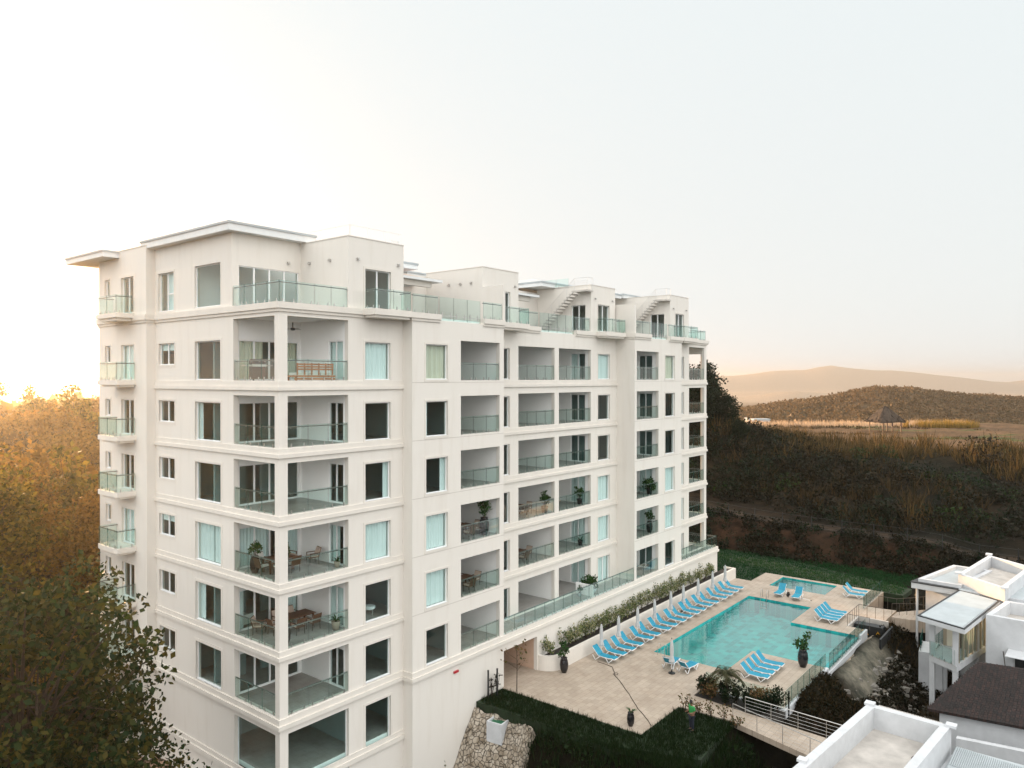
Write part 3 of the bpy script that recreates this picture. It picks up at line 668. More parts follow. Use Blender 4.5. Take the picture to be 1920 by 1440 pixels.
# wing terrace at penthouse level
bs = MB(); bs.box(-1.74, 14.2, PF - .1, -.71, 16.95, PF + .16); bs.box(-1.6, 14.4, PF - .28, -.71, 16.8, PF - .1); bs.build('balcony_slab', M['trim'], B)
rail([(-.72, 16.85), (-1.66, 16.85), (-1.66, 14.3), (-.72, 14.3)], PF + .16, ins=1, pw=1.25)
# small wall lamps under the eaves, ceiling fans
def lamp(axis, off, a, z):
    mb = MB(); P = (lambda a, d, z: (a, off + d, z)) if axis == 'F' else (lambda a, d, z: (off + d, a, z))
    mb.box(*P(a - .06, -.10, z), *P(a + .06, 0, z + .12)); mb.box(*P(a - .035, -.16, z - .03), *P(a + .035, -.10, z + .08)); mb.build('wall_lamp', M['steel'], B)
for (ax, of, a) in (('L', 4.35, 3.4), ('L', 4.35, 1.55), ('F', 0, 5.0), ('F', 0, 8.0), ('F', 4.3, 3.5), ('L', 16.7, 4.2), ('L', 16.7, 3.1), ('L', 16.7, 2.1), ('F', 1.0, 30.7), ('F', 1.0, 33.4), ('F', 0, 42.7), ('F', 0, 45.4), ('F', 1.07, 20.2)):
    lamp(ax, of, a, PF + 2.75)
tb = MB()
for k in range(3):
    a = R(120 * k + 20); c, s_ = math.cos(a), math.sin(a)
    tb.hexa([(c * .12 - s_ * .05, s_ * .12 + c * .05, 0), (c * .12 + s_ * .05, s_ * .12 - c * .05, 0), (c * .65 + s_ * .07, s_ * .65 - c * .07, .0), (c * .65 - s_ * .07, s_ * .65 + c * .07, .0)], [(c * .12 - s_ * .05, s_ * .12 + c * .05, .012), (c * .12 + s_ * .05, s_ * .12 - c * .05, .012), (c * .65 + s_ * .07, s_ * .65 - c * .07, .012), (c * .65 - s_ * .07, s_ * .65 + c * .07, .012)])
tb.lathe([(.03, .35), (.03, .08), (.12, .06), (.12, -.06), (.03, -.08)][::-1], 10)
f0 = tb.build('ceiling_fan', M['black'], B, loc=(2.0, 1.7, 23.25))
f1 = f0.copy(); COL.objects.link(f1); f1.location = (2.0, 1.7, 19.75)
# red box and small drain on the base wall
M['joint'] = mat('joint_line', (.42, .38, .34), .9)
for r in range(1, 6):
    for (a, b_) in ((8.35, 16.7), (34.1, 42.9)): gj = MB(); gj.box(a, -.806, FL[r + 2] - .135, b_, -.79, FL[r + 2] - .115); gj.build('render_joint', M['joint'], B)
rb = MB(); rb.box(11.8, -.9, 2.40, 12.2, -.8, 2.53); rb.build('red_alarm_box', M['red'], B)
# ============================================================ terrain: one sheet
def sm(t): t = np.clip(t, 0, 1); return t * t * (3 - 2 * t)
_rs = np.random.RandomState(5); _G = _rs.rand(64, 64)
def vn(x, y):
    xi = np.floor(x).astype(int); yi = np.floor(y).astype(int); fx = x - xi; fy = y - yi; fx = fx * fx * (3 - 2 * fx); fy = fy * fy * (3 - 2 * fy)
    g = lambda i, j: _G[(xi + i) % 64, (yi + j) % 64]
    return (g(0, 0) * (1 - fx) + g(1, 0) * fx) * (1 - fy) + (g(0, 1) * (1 - fx) + g(1, 1) * fx) * fy - .5
def fbm(x, y, s, o=4):
    r = 0
    for k in range(o): r = r + vn(x / s * 2 ** k + 7.3 * k, y / s * 2 ** k + 3.1 * k) / 2 ** k
    return r
def TR(x, y): return (x - 26.66) * .61 + (y - 98.85) * .793
def height(x, y):
    x = np.asarray(x, float); y = np.asarray(y, float)
    U, V = toUV(x, y)
    z = np.full_like(x, -.45)
    # fall towards the near left below the facade, and towards the camera
    dl = sm((14.2 - U) / 2.4) * sm((2 - V) / 2); z = z - 4.3 * dl
    dn = sm((-14.6 - V) / 5) * sm((24 - U) / 1.5); z = z - 4.2 * dn * (1 - dl)
    z = z - 3 * sm((9.5 - U) / 14) * sm((8 - V) / 6)
    # left side of the building
    z = z - 2.0 * sm((2 - U) / 2) * sm((V - 5) / 3)
    # right drop beside the pool
    dr = sm((-16.9 - V) / 4.2) * sm((U - 23.2) / 1.6) * (1 - sm((U - 55) / 6))
    z = z - 3.4 * dr
    z = z - .9 * sm((U - 57) / 1.5) * sm((-17 - V) / 3)
    rough = np.clip(dl + dn + dr, 0, 1) * (1 - .85 * sm((V + 7) / 2) * sm((U - 9.5) / 1))
    z = z + rough * (.9 * fbm(x, y, 3.2) + .2 * vn(x * 1.6, y * 1.6))
    rock = np.exp(-((U - 29.8) / 3.3) ** 2 - ((V + 18.6) / 1.5) ** 2)
    hole = sm((U - 27.6) / .9) * sm((57.4 - U) / .9) * sm((V + 16.9) / .9) * sm((-4.2 - V) / .9); z = z * (1 - hole) - 2.3 * hole
    # cut bank, track and slope behind
    t = TR(x, y); rx = sm((x - 5) / 15)
    z = z + (2.9 * sm((t + 7.4) / 5.4) + .5 * fbm(x, y, 5) * sm((t + 10) / 4) * sm((abs(t) - 1.6) / 2)) * rx
    sl = sm((t - 3) / 42) ** .85
    z = z + rx * sl * (7.1 + 1.6 * fbm(x, y, 22)) * (1 - .55 * sm((x - 108) / 60))
    z = z + rx * sm((t - 4) / 5) * (1 - sm((t - 36) / 8)) * 1.7 * fbm(x, y, 9)
    flat = sm((t - 44) / 3) * (1 - sm((y - 178) / 60)) * sm((x - 45) / 8) * (1 - sm((x - 118) / 14))
    z = z * (1 - flat) + flat * (9.55 + .12 * fbm(x, y, 9))
    # bluff right behind the building
    z = z + 10.5 * np.exp(-(((x - 22) / 17) ** 2 + ((y - 128) / 20) ** 2)) * (1 + .3 * fbm(x, y, 9))
    # left hillside
    lx = sm((-28 - x) / 25)
    z = z + lx * (5.0 * sm((y - 60) / 110) + 2.0 * fbm(x, y, 30))
    # the valley beyond and its hills
    far = sm((y - 186) / 90); z = z * (1 - far) + far * (-1.0 + 4 * fbm(x, y, 120))
    xs = [-400, -60, 40, 80, 113, 146, 173, 191, 203, 221, 250, 286, 350, 450, 600]; hs_ = [2, 2, -2, -1, 0, 4.5, 8.5, 12.5, 15.0, 14.4, 10.5, 8.0, 9, 6, 2]
    hp = np.interp(x * 420 / np.maximum(y, 60), xs, hs_) + 1.3 * fbm(x, y, 26, 4)
    z = np.maximum(z, np.where(y > 200, hp * np.exp(-((y - 430) / 115.) ** 2) - (1 - np.exp(-((y - 430) / 115.) ** 2)) * 6, -99))
    z = z - 10 * sm((y - 520) / 300) - 26 * sm((np.hypot(x, y) - 1400) / 2500) * (y > 0)
    for (Y0, sg, prof, n) in ((1150, 170, ([-1.2, -.7, -.2, .2, .30, .38, .46, .60, .8, 1.5], [-20, -17, -22, -34, -33, -24, -31, -40, -36, -30]), 7),
                              (2600, 320, ([-1.5, -.72, -.6, -.52, .1, .26, .33, .38, .425, .47, .54, .62, .68, .9, 1.5], [14, 17, 22, 25, 6, 10, 13, 16, 24, 14, 6, 0, -4, -2, 4]), 26)):
        pr = np.interp(x / np.maximum(y, 50), *prof); top = 20.6 + pr * Y0 / 1409 + n * .8 * fbm(x, y, Y0 / 11., 5)
        g = np.exp(-((y - Y0) / sg) ** 2); z = np.where(y > Y0 * .45, np.maximum(z, top * g - 30 * (1 - g)), z)
    return z
def axis_pts(lo, hi, a, b, step, grow):
    c = list(np.arange(a, b + 1e-6, step)); s = step; p = a
    left = []
    while p > lo: s *= grow; p -= s; left.append(max(p, lo))
    s = step; p = b; right = []
    while p < hi: s *= grow; p += s; right.append(min(p, hi))
    return np.array(left[::-1] + c + right)
gx = axis_pts(-3600, 4200, -70, 150, .95, 1.05); gy = axis_pts(-900, 6200, 14, 205, .95, 1.035)
XX, YY = np.meshgrid(gx, gy); ZZ = height(XX, YY); ny, nx = XX.shape
gm = bpy.data.meshes.new('ground'); co = np.stack([XX, YY, ZZ], -1).reshape(-1, 3)
gm.vertices.add(nx * ny); gm.vertices.foreach_set('co', co.ravel())
ii, jj = np.meshgrid(np.arange(nx - 1), np.arange(ny - 1)); k0 = (jj * nx + ii).ravel()
fc = np.stack([k0, k0 + 1, k0 + nx + 1, k0 + nx], -1); nf = len(fc)
gm.loops.add(nf * 4); gm.loops.foreach_set('vertex_index', fc.ravel()); gm.polygons.add(nf); gm.polygons.foreach_set('loop_start', np.arange(nf) * 4)
gm.polygons.foreach_set('use_smooth', [True] * nf); gm.update(); gm.validate()
def lay(c, col, w): return c * (1 - w[..., None]) + np.array(col) * w[..., None]
def colfun(XX, YY):
  UU, VV = toUV(XX, YY); TT = TR(XX, YY)
  col = np.zeros(XX.shape + (3,)) + np.array([.022, .021, .012])
  n1 = fbm(XX, YY, 7, 5); n2 = fbm(XX, YY, 40, 5)
  col = lay(col, (.08, .05, .028), sm(n1 * 1.3 + .45) * sm((TT + 10) / 4) * (1 - sm((YY - 195) / 20)) * .55)
  col = lay(col, (.06, .045, .025), sm((TT - 3) / 6) * .5 * sm(n1 + .5))
  flat = sm((TT - 43) / 3) * (1 - sm((YY - 186) / 14)) * sm((XX - 45) / 8) * (1 - sm((XX - 118) / 14))
  col = lay(col, (.155, .095, .055), flat * (.75 + .5 * n1)); col = lay(col, (.07, .085, .03), flat * sm((n1 - .12) * 5) * sm((XX - 60) / 20))
  col = lay(col, (.13, .095, .07), np.exp(-((TT - .2) / 1.3) ** 2) * sm((XX - 5) / 10))
  bank = sm((TT + 9) / 3) * (1 - sm((TT + 2.2) / 1.5)) * sm((XX - 5) / 8); col = lay(col, (.10, .055, .034), bank * sm(n1 * 2.4 + .0) * .8)
  hill = sm((YY - 190) / 60); col = lay(col, (.125, .07, .032), hill * sm(n2 * 1.4 + .75)); col = lay(col, (.07, .055, .028), hill * sm(n1 * 2.4 + .1) * .5)
  col = lay(col, (.33, .26, .20), sm((YY - 800) / 300))  # haze over the far ridges put into a paler ground colour
  rk = sm((-16.6 - VV) / 1.) * sm((UU - 32.6) / 1.) * (1 - sm((UU - 43.6) / 1.)) * (1 - sm((-20.6 - VV) / 2.)); col = lay(col, (.22, .215, .185), rk * sm(n1 * 2.6 + .95)); 
  rk2 = np.exp(-((UU - 29.3) / 4.2) ** 2 - ((VV + 18.6) / 2) ** 2); col = lay(col, (.075, .05, .033), np.clip(rk2 * 1.2, 0, 1))
  gr = sm((-19 - VV) / 2) * sm((UU - 30) / 4) * (1 - sm((UU - 47) / 4)); col = lay(col, (.075, .058, .045), gr * sm(n1 + .7))
  lft = sm((3 - UU) / 2) * sm((VV - 6) / 3); col = lay(col, (.30, .21, .16), lft * (XX > -26) * (YY < 52))
  dk = (1 - sm((TT - 30) / 16)) * (1 - lft); col = col * (1 - .66 * dk)[..., None]  # shade below the sunlit plateau painted in by darkening the ground colour
  col = lay(col, (.16, .155, .13), rk * sm(n1 * 2.6 + .95) * .8)
  return col
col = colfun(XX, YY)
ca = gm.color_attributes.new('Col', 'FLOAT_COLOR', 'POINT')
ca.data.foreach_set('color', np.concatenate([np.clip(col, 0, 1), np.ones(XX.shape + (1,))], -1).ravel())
gmat = bpy.data.materials.new('dry_ground'); gmat.use_nodes = True; t = gmat.node_tree; b = t.nodes['Principled BSDF']; b.inputs['Roughness'].default_value = 1; b.inputs['Specular IOR Level'].default_value = .1
at = t.nodes.new('ShaderNodeAttribute'); at.attribute_name = 'Col'; tc = t.nodes.new('ShaderNodeTexCoord')
nn = t.nodes.new('ShaderNodeTexNoise'); nn.inputs['Scale'].default_value = .9; nn.inputs['Detail'].default_value = 9; nn.inputs['Roughness'].default_value = .7
rr = t.nodes.new('ShaderNodeValToRGB'); rr.color_ramp.elements[0].position = .35; rr.color_ramp.elements[0].color = (.35, .38, .36, 1); rr.color_ramp.elements[1].position = .66; rr.color_ramp.elements[1].color = (1.5, 1.4, 1.3, 1)
mm = t.nodes.new('ShaderNodeMix'); mm.data_type = 'RGBA'; mm.blend_type = 'MULTIPLY'; mm.inputs[0].default_value = 1
t.links.new(tc.outputs['Object'], nn.inputs[0]); t.links.new(nn.outputs[0], rr.inputs[0]); t.links.new(at.outputs['Color'], mm.inputs[6]); t.links.new(rr.outputs[0], mm.inputs[7]); t.links.new(mm.outputs[2], b.inputs['Base Color'])
bp = t.nodes.new('ShaderNodeBump'); bp.inputs['Strength'].default_value = .9; bp.inputs['Distance'].default_value = .25; t.links.new(nn.outputs[0], bp.inputs['Height']); t.links.new(bp.outputs[0], b.inputs['Normal'])
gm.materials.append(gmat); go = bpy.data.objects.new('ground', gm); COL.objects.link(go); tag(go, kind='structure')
_far = None
def gz(x, y): return float(height(np.array([x]), np.array([y]))[0])
def gzUV(U, V): p = UV(U, V); return gz(p.x, p.y)

# ============================================================ terraces, pools, lawns
ORG = UV(0, 0, 0)
def cells(name, rects, z0, z1, m, kind='structure', skip=()):
    ub = sorted({r[i] for r in rects + list(skip) for i in (0, 1)}); vb = sorted({r[i] for r in rects + list(skip) for i in (2, 3)})
    ins = lambda u, v: any(r[0] < u < r[1] and r[2] < v < r[3] for r in rects) and not any(r[0] < u < r[1] and r[2] < v < r[3] for r in skip)
    mb = MB(); nu, nv = len(ub) - 1, len(vb) - 1
    S_ = lambda i, j: 0 <= i < nu and 0 <= j < nv and ins((ub[i] + ub[i + 1]) / 2, (vb[j] + vb[j + 1]) / 2)
    for i in range(nu):
        for j in range(nv):
            if not S_(i, j): continue
            a, b_, c, d = ub[i], ub[i + 1], vb[j], vb[j + 1]
            mb.quad((a, c, z1), (b_, c, z1), (b_, d, z1), (a, d, z1)); mb.quad((a, d, z0), (b_, d, z0), (b_, c, z0), (a, c, z0))
            if not S_(i - 1, j): mb.quad((a, d, z0), (a, c, z0), (a, c, z1), (a, d, z1))
            if not S_(i + 1, j): mb.quad((b_, c, z0), (b_, d, z0), (b_, d, z1), (b_, c, z1))
            if not S_(i, j - 1): mb.quad((a, c, z0), (b_, c, z0), (b_, c, z1), (a, c, z1))
            if not S_(i, j + 1): mb.quad((b_, d, z0), (a, d, z0), (a, d, z1), (b_, d, z1))
    o = mb.build(name, m, None, ORG, TH)
    if kind: tag(o, kind=kind)
    return o
def poly(name, pts, z0, z1, m, kind='structure'):
    mb = MB(); mb.prism(pts, z0, z1); o = mb.build(name, m, None, ORG, TH)
    if kind: tag(o, kind=kind)
    return o
pool_r = [(28.8, 47.6, -11.2, -5.45), (33.66, 42.25, -16.3, -11.2)]; small_r = [(52.4, 56.45, -11.0, -5.62)]
deck_r = [(16.5, 28.8, -11.25, -.8), (16.76, 20.4, -.8, 13.7), (28.8, 47.6, -16.5, -.8), (25.0, 28.8, -16.5, -11.25), (47.6, 52.9, -15.1, -.8), (52.9, 57.0, -15.1, -3.6)]
cells('pool_deck', deck_r, -1.6, 0, M['deck'], skip=pool_r + small_r + [(44.2, 47.6, -16.6, -15.1), (33.66, 42.25, -16.6, -16.3)])
def lining(name, rects, z0, z1):
    ub = sorted({r[i] for r in rects for i in (0, 1)}); vb = sorted({r[i] for r in rects for i in (2, 3)}); mb = MB(); e = .02
    S_ = lambda i, j: 0 <= i < len(ub) - 1 and 0 <= j < len(vb) - 1 and any(r[0] < (ub[i] + ub[i + 1]) / 2 < r[1] and r[2] < (vb[j] + vb[j + 1]) / 2 < r[3] for r in rects)
    for i in range(len(ub) - 1):
        for j in range(len(vb) - 1):
            if not S_(i, j): continue
            a, b_, c, d = ub[i], ub[i + 1], vb[j], vb[j + 1]
            mb.quad((a, c, z0), (b_, c, z0), (b_, d, z0), (a, d, z0))
            if not S_(i - 1, j): mb.box(a + .003, c, z0, a + e, d, z1)
            if not S_(i + 1, j): mb.box(b_ - e, c, z0, b_ - .003, d, z1)
            if not S_(i, j - 1): mb.box(a, c + .003, z0, b_, c + e, z1 if c > -16 else -.11)
            if not S_(i, j + 1): mb.box(a, d - e, z0, b_, d - .003, z1)
    return tag(mb.build(name, M['pooltile'], None, ORG, TH), kind='structure')
M['pooltile'].node_tree.nodes['Mapping'].inputs['Rotation'].default_value = (0, 0, 0)
lining('pool_basin', pool_r, -1.45, -.02); lining('plunge_pool_basin', small_r, -1.2, -.02)
def water(name, rects, z):
    mb = MB()
    for r in rects: mb.quad((r[0] + .02, r[2] + (.02 if r[2] > -11.19 and r[2] != -11.2 else 0), z), (r[1] - .02, r[2] + (.02 if r[2] > -11.19 else 0), z), (r[1] - .02, r[3], z), (r[0] + .02, r[3], z))
    return tag(mb.build(name, M['water'], None, ORG, TH), kind='structure')
water('pool_water', pool_r, -.15); water('plunge_pool_water', small_r, -.12)
ie = MB(); ie.box(33.66, -16.52, -1.6, 42.25, -16.3, -.13); o = ie.build('overflow_edge', M['pooltile'], None, ORG, TH); tag(o, kind='structure')
# lawns
poly('front_lawn', [(13.9, -.82), (16.5, -.82), (16.5, -11.25), (21.25, -11.25), (21.35, -14.6), (16.0, -15.2), (14.2, -10)], -.9, -.03, M['lawn'])
poly('back_lawn', [(57.0, -3.6), (57.0, -16.8), (60.0, -17.0), (66.8, 3.2), (60, 6), (51.1, 6), (51.1, -.8), (52.9, -.8), (52.9, -3.6)], -.9, -.05, M['lawn'])
# stone faced slope beside the front lawn
def stone_mat():
    m = bpy.data.materials.new('rubble_stone'); m.use_nodes = True; t = m.node_tree; b = t.nodes['Principled BSDF']; b.inputs['Roughness'].default_value = .9
    tc = t.nodes.new('ShaderNodeTexCoord'); v = t.nodes.new('ShaderNodeTexVoronoi'); v.feature = 'DISTANCE_TO_EDGE'; v.inputs['Scale'].default_value = 4.3
    v2 = t.nodes.new('ShaderNodeTexVoronoi'); v2.inputs['Scale'].default_value = 4.3
    n = t.nodes.new('ShaderNodeTexNoise'); n.inputs['Scale'].default_value = 2.5; n.inputs['Detail'].default_value = 6
    ad = t.nodes.new('ShaderNodeMix'); ad.data_type = 'RGBA'; ad.inputs[0].default_value = .12
    t.links.new(tc.outputs['Object'], n.inputs[0]); t.links.new(tc.outputs['Object'], ad.inputs[6]); t.links.new(n.outputs['Color'], ad.inputs[7])
    t.links.new(ad.outputs[2], v.inputs['Vector']); t.links.new(ad.outputs[2], v2.inputs['Vector'])
    r = t.nodes.new('ShaderNodeValToRGB'); r.color_ramp.elements[0].position = .0; r.color_ramp.elements[0].color = (.10, .085, .065, 1); r.color_ramp.elements[1].position = .07; r.color_ramp.elements[1].color = (1, 1, 1, 1)
    r2 = t.nodes.new('ShaderNodeValToRGB'); r2.color_ramp.elements[0].color = (.30, .25, .19, 1); r2.color_ramp.elements[1].color = (.47, .42, .35, 1)
    t.links.new(v.outputs['Distance'], r.inputs[0]); t.links.new(v2.outputs['Color'], r2.inputs[0])
    mx = t.nodes.new('ShaderNodeMix'); mx.data_type = 'RGBA'; mx.blend_type = 'MULTIPLY'; mx.inputs[0].default_value = 1
    t.links.new(r.outputs[0], mx.inputs[6]); t.links.new(r2.outputs[0], mx.inputs[7])
    mx2 = t.nodes.new('ShaderNodeMix'); mx2.data_type = 'RGBA'; mx2.blend_type = 'MULTIPLY'; mx2.inputs[0].default_value = .8
    r3 = t.nodes.new('ShaderNodeValToRGB'); r3.color_ramp.elements[0].position = .35; r3.color_ramp.elements[0].color = (.45, .4, .33, 1); r3.color_ramp.elements[1].position = .6
    t.links.new(n.outputs[0], r3.inputs[0]); t.links.new(mx.outputs[2], mx2.inputs[6]); t.links.new(r3.outputs[0], mx2.inputs[7]); t.links.new(mx2.outputs[2], b.inputs['Base Color'])
    bp = t.nodes.new('ShaderNodeBump'); bp.inputs['Strength'].default_value = 1; bp.inputs['Distance'].default_value = .08; t.links.new(r.outputs[0], bp.inputs['Height']); t.links.new(bp.outputs[0], b.inputs['Normal'])
    return m
M['stone'] = stone_mat()
def stone_slope():
    mb = MB(); nu, nv = 26, 30
    g = {}
    for i in range(nu + 1):
        for j in range(nv + 1):
            f = i / nu; v = -.82 - 4.6 * j / nv
            u = 13.75 - 3.0 * f + .25 * math.sin(v * 1.3); z = -.38 - 4.9 * (f ** 1.2)
            u += .12 * float(fbm(np.array(v * 3.), np.array(f * 9.), 1.5)); z += .25 * float(fbm(np.array(v * 4.), np.array(f * 8.), 1.2)) 
            g[i, j] = (u + .25, v, z)
    for i in range(nu):
        for j in range(nv): mb.quad(g[i, j], g[i, j + 1], g[i + 1, j + 1], g[i + 1, j])
    for i in range(nu):     # back skirt gives it thickness
        a, b_ = g[i, nv], g[i + 1, nv]; mb.quad(a, (a[0] + 1, a[1] - .6, a[2] - 2.5), (b_[0] + 1, b_[1] - .6, b_[2] - 2.5), b_)
    o = mb.build('stone_slope_wall', M['stone'], None, ORG, TH, smooth=True)
    tag(o, 'pale rubble stone faced slope wall beside the blank cream facade', 'stone wall')
stone_slope()
for (u, v, s_, lb) in ((10.6, -1.4, .9, 'dark topped white gate pier at the foot of the rubble stone slope, left one'), (10.2, -3.9, .9, 'dark topped white gate pier at the foot of the rubble stone slope, right one')):
    t_ = thing('gate_pier', u, v, -5.6, 0, lb, 'pier', 'white gate piers below the stone slope')
    mb = MB(); mb.box(-s_ / 2, -s_ / 2, 0, s_ / 2, s_ / 2, 2.1); mb.build('pier_shaft', M['white_paint'], t_)
    mb = MB(); mb.box(-s_ / 2 - .08, -s_ / 2 - .08, 2.1, s_ / 2 + .08, s_ / 2 + .08, 2.22); mb.build('pier_cap', M['black'], t_)
wb = thing('utility_box', 13.75, -2.9, -1.75, .12, 'open white masonry box with a green lid set in the slope', 'utility box')
mb = MB(); wallp(mb, 'F', -.55, .1, -.65, .65, 0, 1.25); wallp(mb, 'F', .45, .1, -.65, .65, 0, 1.25); wallp(mb, 'L', -.65, .1, -.45, .45, 0, 1.25); wallp(mb, 'L', .55, .1, -.45, .45, 0, 1.25); mb.build('box_wall', M['white_paint'], wb)
mb = MB(); mb.box(-.55, -.45, 1.0, .55, .45, 1.12); mb.build('lid', M['grn'], wb)

# ---- planter wall, with a rounded near end
pl = MB(); arc = [(21.7 - 1.22 * math.cos(a), -.8 - 1.22 * math.sin(a)) for a in np.linspace(0, math.pi / 2, 12)]
out = arc + [(52.85, -2.02), (52.85, -.8)]; inn = [(21.7 - .98 * math.cos(a), -.8 - .98 * math.sin(a)) for a in np.linspace(0, math.pi / 2, 12)] + [(52.6, -1.78), (52.6, -.8)]
for i in range(len(out) - 1): pl.prism([out[i], out[i + 1], inn[i + 1], inn[i]], -.2, 1.05 if i < 11 else 1.05)
pw_ = pl.build('planter_wall', M['trim'], None, ORG, TH, fix=True); tag(pw_, 'long low cream planter wall with a rounded end behind the lounger row', 'planter')
so = MB(); so.prism(inn + [(20.7, -.82)], .2, .86); o = so.build('planter_soil', M['soil'], None, ORG, TH); tag(o, kind='structure')
# retaining wall under the glass edge of the pool terrace
rw = MB(); rw.box(25.0, -16.75, -2.2, 33.66, -16.52, .04); rw.box(33.66, -16.78, -3.0, 42.25, -16.54, -.3); rw.box(42.25, -16.75, -3, 44.2, -16.52, .04); rw.box(24.78, -16.75, -1.5, 25.0, -11.3, .04)
o = rw.build('retaining_wall', M['white_paint'], None, ORG, TH); tag(o, 'white retaining wall running under the glass fence beside the pool', 'retaining wall')
# fine sheet of rock and concrete spill below the terrace wall
uu = np.arange(24.9, 46.01, .2); vv = np.arange(-16.62, -23.6, -.2); PU, PV = np.meshgrid(uu, vv)
PX = XC + PU * ux - PV * uy; PY = YC + PU * uy + PV * ux; hb_ = height(PX, PY)
d_ = -16.7 - PV; n_a = fbm(PU * 1.0, PV * 1.0 + 40, 2.4, 5); n_b = fbm(PU * .55 + PV * .9, PV * 2.2, 1.6, 4)
wm = 1 - sm((PU - 32.2) / 1.4)                      # the brown mound, then the pale apron
zm = .05 - 3.9 * sm((d_ - .5) / 4.6) ** .8 - 1.3 * sm((27.5 - PU) / 3); za = -.7 - 1.25 * sm(d_ / 2.3) - 2.3 * sm((d_ - 2.0) / 3.4)
zp = wm * zm + (1 - wm) * za + (.55 * n_a + .35 * n_b) * sm(d_ / 1.2) * (.35 + .65 * sm((d_ - 1.6) / 1.2) + .5 * wm)
zp = zp + (.30 * fbm(PU * 1.0 + 9, PV * 1.0, .9, 4) + .12 * fbm(PU, PV, .45, 3)) * sm((d_ - .3) / .8) * (wm + .6 * sm((d_ - 1.8) / 1.))
edge = sm((d_ - 5.2) / 1.6) + sm((PU - 44.2) / 1.6); edge = np.clip(edge, 0, 1); zp = zp * (1 - edge) + (hb_ - .25) * edge
pc_ = np.zeros(PX.shape + (3,)) + np.array([.026, .018, .012]); pc_ = lay(pc_, (.05, .033, .021), sm(n_a * 2 + .5) * wm)
pa_ = (1 - wm) * (1 - sm((d_ - 1.9 - n_a) / .7)); pc_ = lay(pc_, (.33, .295, .25), pa_ * (.85 + .4 * n_b))
pr_ = (1 - wm) * sm((d_ - 1.6 - n_a) / .7) * (1 - sm((d_ - 4.6) / 1.2)); pc_ = lay(pc_, (.20, .19, .165), pr_ * sm(n_b * 4 + .55)); pc_ = lay(pc_, (.035, .026, .02), pr_ * sm(n_a * 5 - .5))
pc_ = lay(pc_, (.075, .055, .042), sm((d_ - 4.8) / 1))
ny2, nx2 = PX.shape; pm_ = bpy.data.meshes.new('rock_bank'); Q = np.stack([PX, PY, zp], -1).reshape(-1, 3)
fs = [(j * nx2 + i + nx2, j * nx2 + i + 1 + nx2, j * nx2 + i + 1, j * nx2 + i) for j in range(ny2 - 1) for i in range(nx2 - 1)]
pm_.from_pydata(Q.tolist(), [], fs); pm_.polygons.foreach_set('use_smooth', [True] * len(fs)); ca2 = pm_.color_attributes.new('Col', 'FLOAT_COLOR', 'POINT')
ca2.data.foreach_set('color', np.concatenate([np.clip(pc_, 0, 1), np.ones(PX.shape + (1,))], -1).ravel()); pm_.materials.append(gmat)
o = bpy.data.objects.new('rock_bank', pm_); COL.objects.link(o); tag(o, kind='structure')

def fence(pts, z, label, h=1.12, hand=False, pw=1.15, ins=1):
    t_ = thing('glass_fence', 0, 0, 0, 0, label, 'glass fence', 'clear glass fences round the pool terrace')
    o = rail(pts, z, h=h, hand=hand, parent=t_, pw=pw, ins=ins, name='clamps'); return t_
fence([(25.05, -16.62), (33.3, -16.62)], .02, 'glass fence along the terrace beside the four loungers and the black pot')
fence([(34.0, -16.66), (43.9, -16.66)], -.28, 'glass fence along the overflow edge of the big pool', h=1.25)
fence([(24.9, -11.4), (24.9, -16.6)], .02, 'glass fence between the palm bed and the four near loungers')
fence([(57.0 - .06, -15.0), (50.0, -15.0)], .0, 'short glass fence beside the pale loungers at the far right of the terrace')
# ---- walkway bridge with steel railings
poly('walkway', [(21.25, -11.25), (23.42, -11.25), (23.1, -15.0), (22.55, -23.5), (19.0, -23.5), (21.45, -14.6)], -.32, 0.004, M['deck'])
poly('palm_bed', [(23.46, -11.29), (24.76, -11.29), (24.76, -16.7), (23.2, -16.7)], -1, -.02, M['soil'])
t_ = thing('steel_railing', 0, 0, 0, 0, 'long steel railing on the planted side of the walkway bridge', 'railing', 'steel railings of the walkway')
barrail([(22.93, -14.9, 0), (22.52, -23)], 0, 1.05, 4, 'dsteel', 'railing_frame', t_, post=1.75) if False else barrail([(22.93, -14.9), (22.52, -23)], 0, 1.05, 4, 'steel', 'railing_frame', t_, post=1.75)
t_ = thing('steel_railing', 0, 0, 0, 0, 'long steel railing on the camera side of the walkway bridge', 'railing', 'steel railings of the walkway')
barrail([(21.5, -14.7), (19.05, -23)], 0, 1.05, 4, 'steel', 'railing_frame', t_, post=1.75)
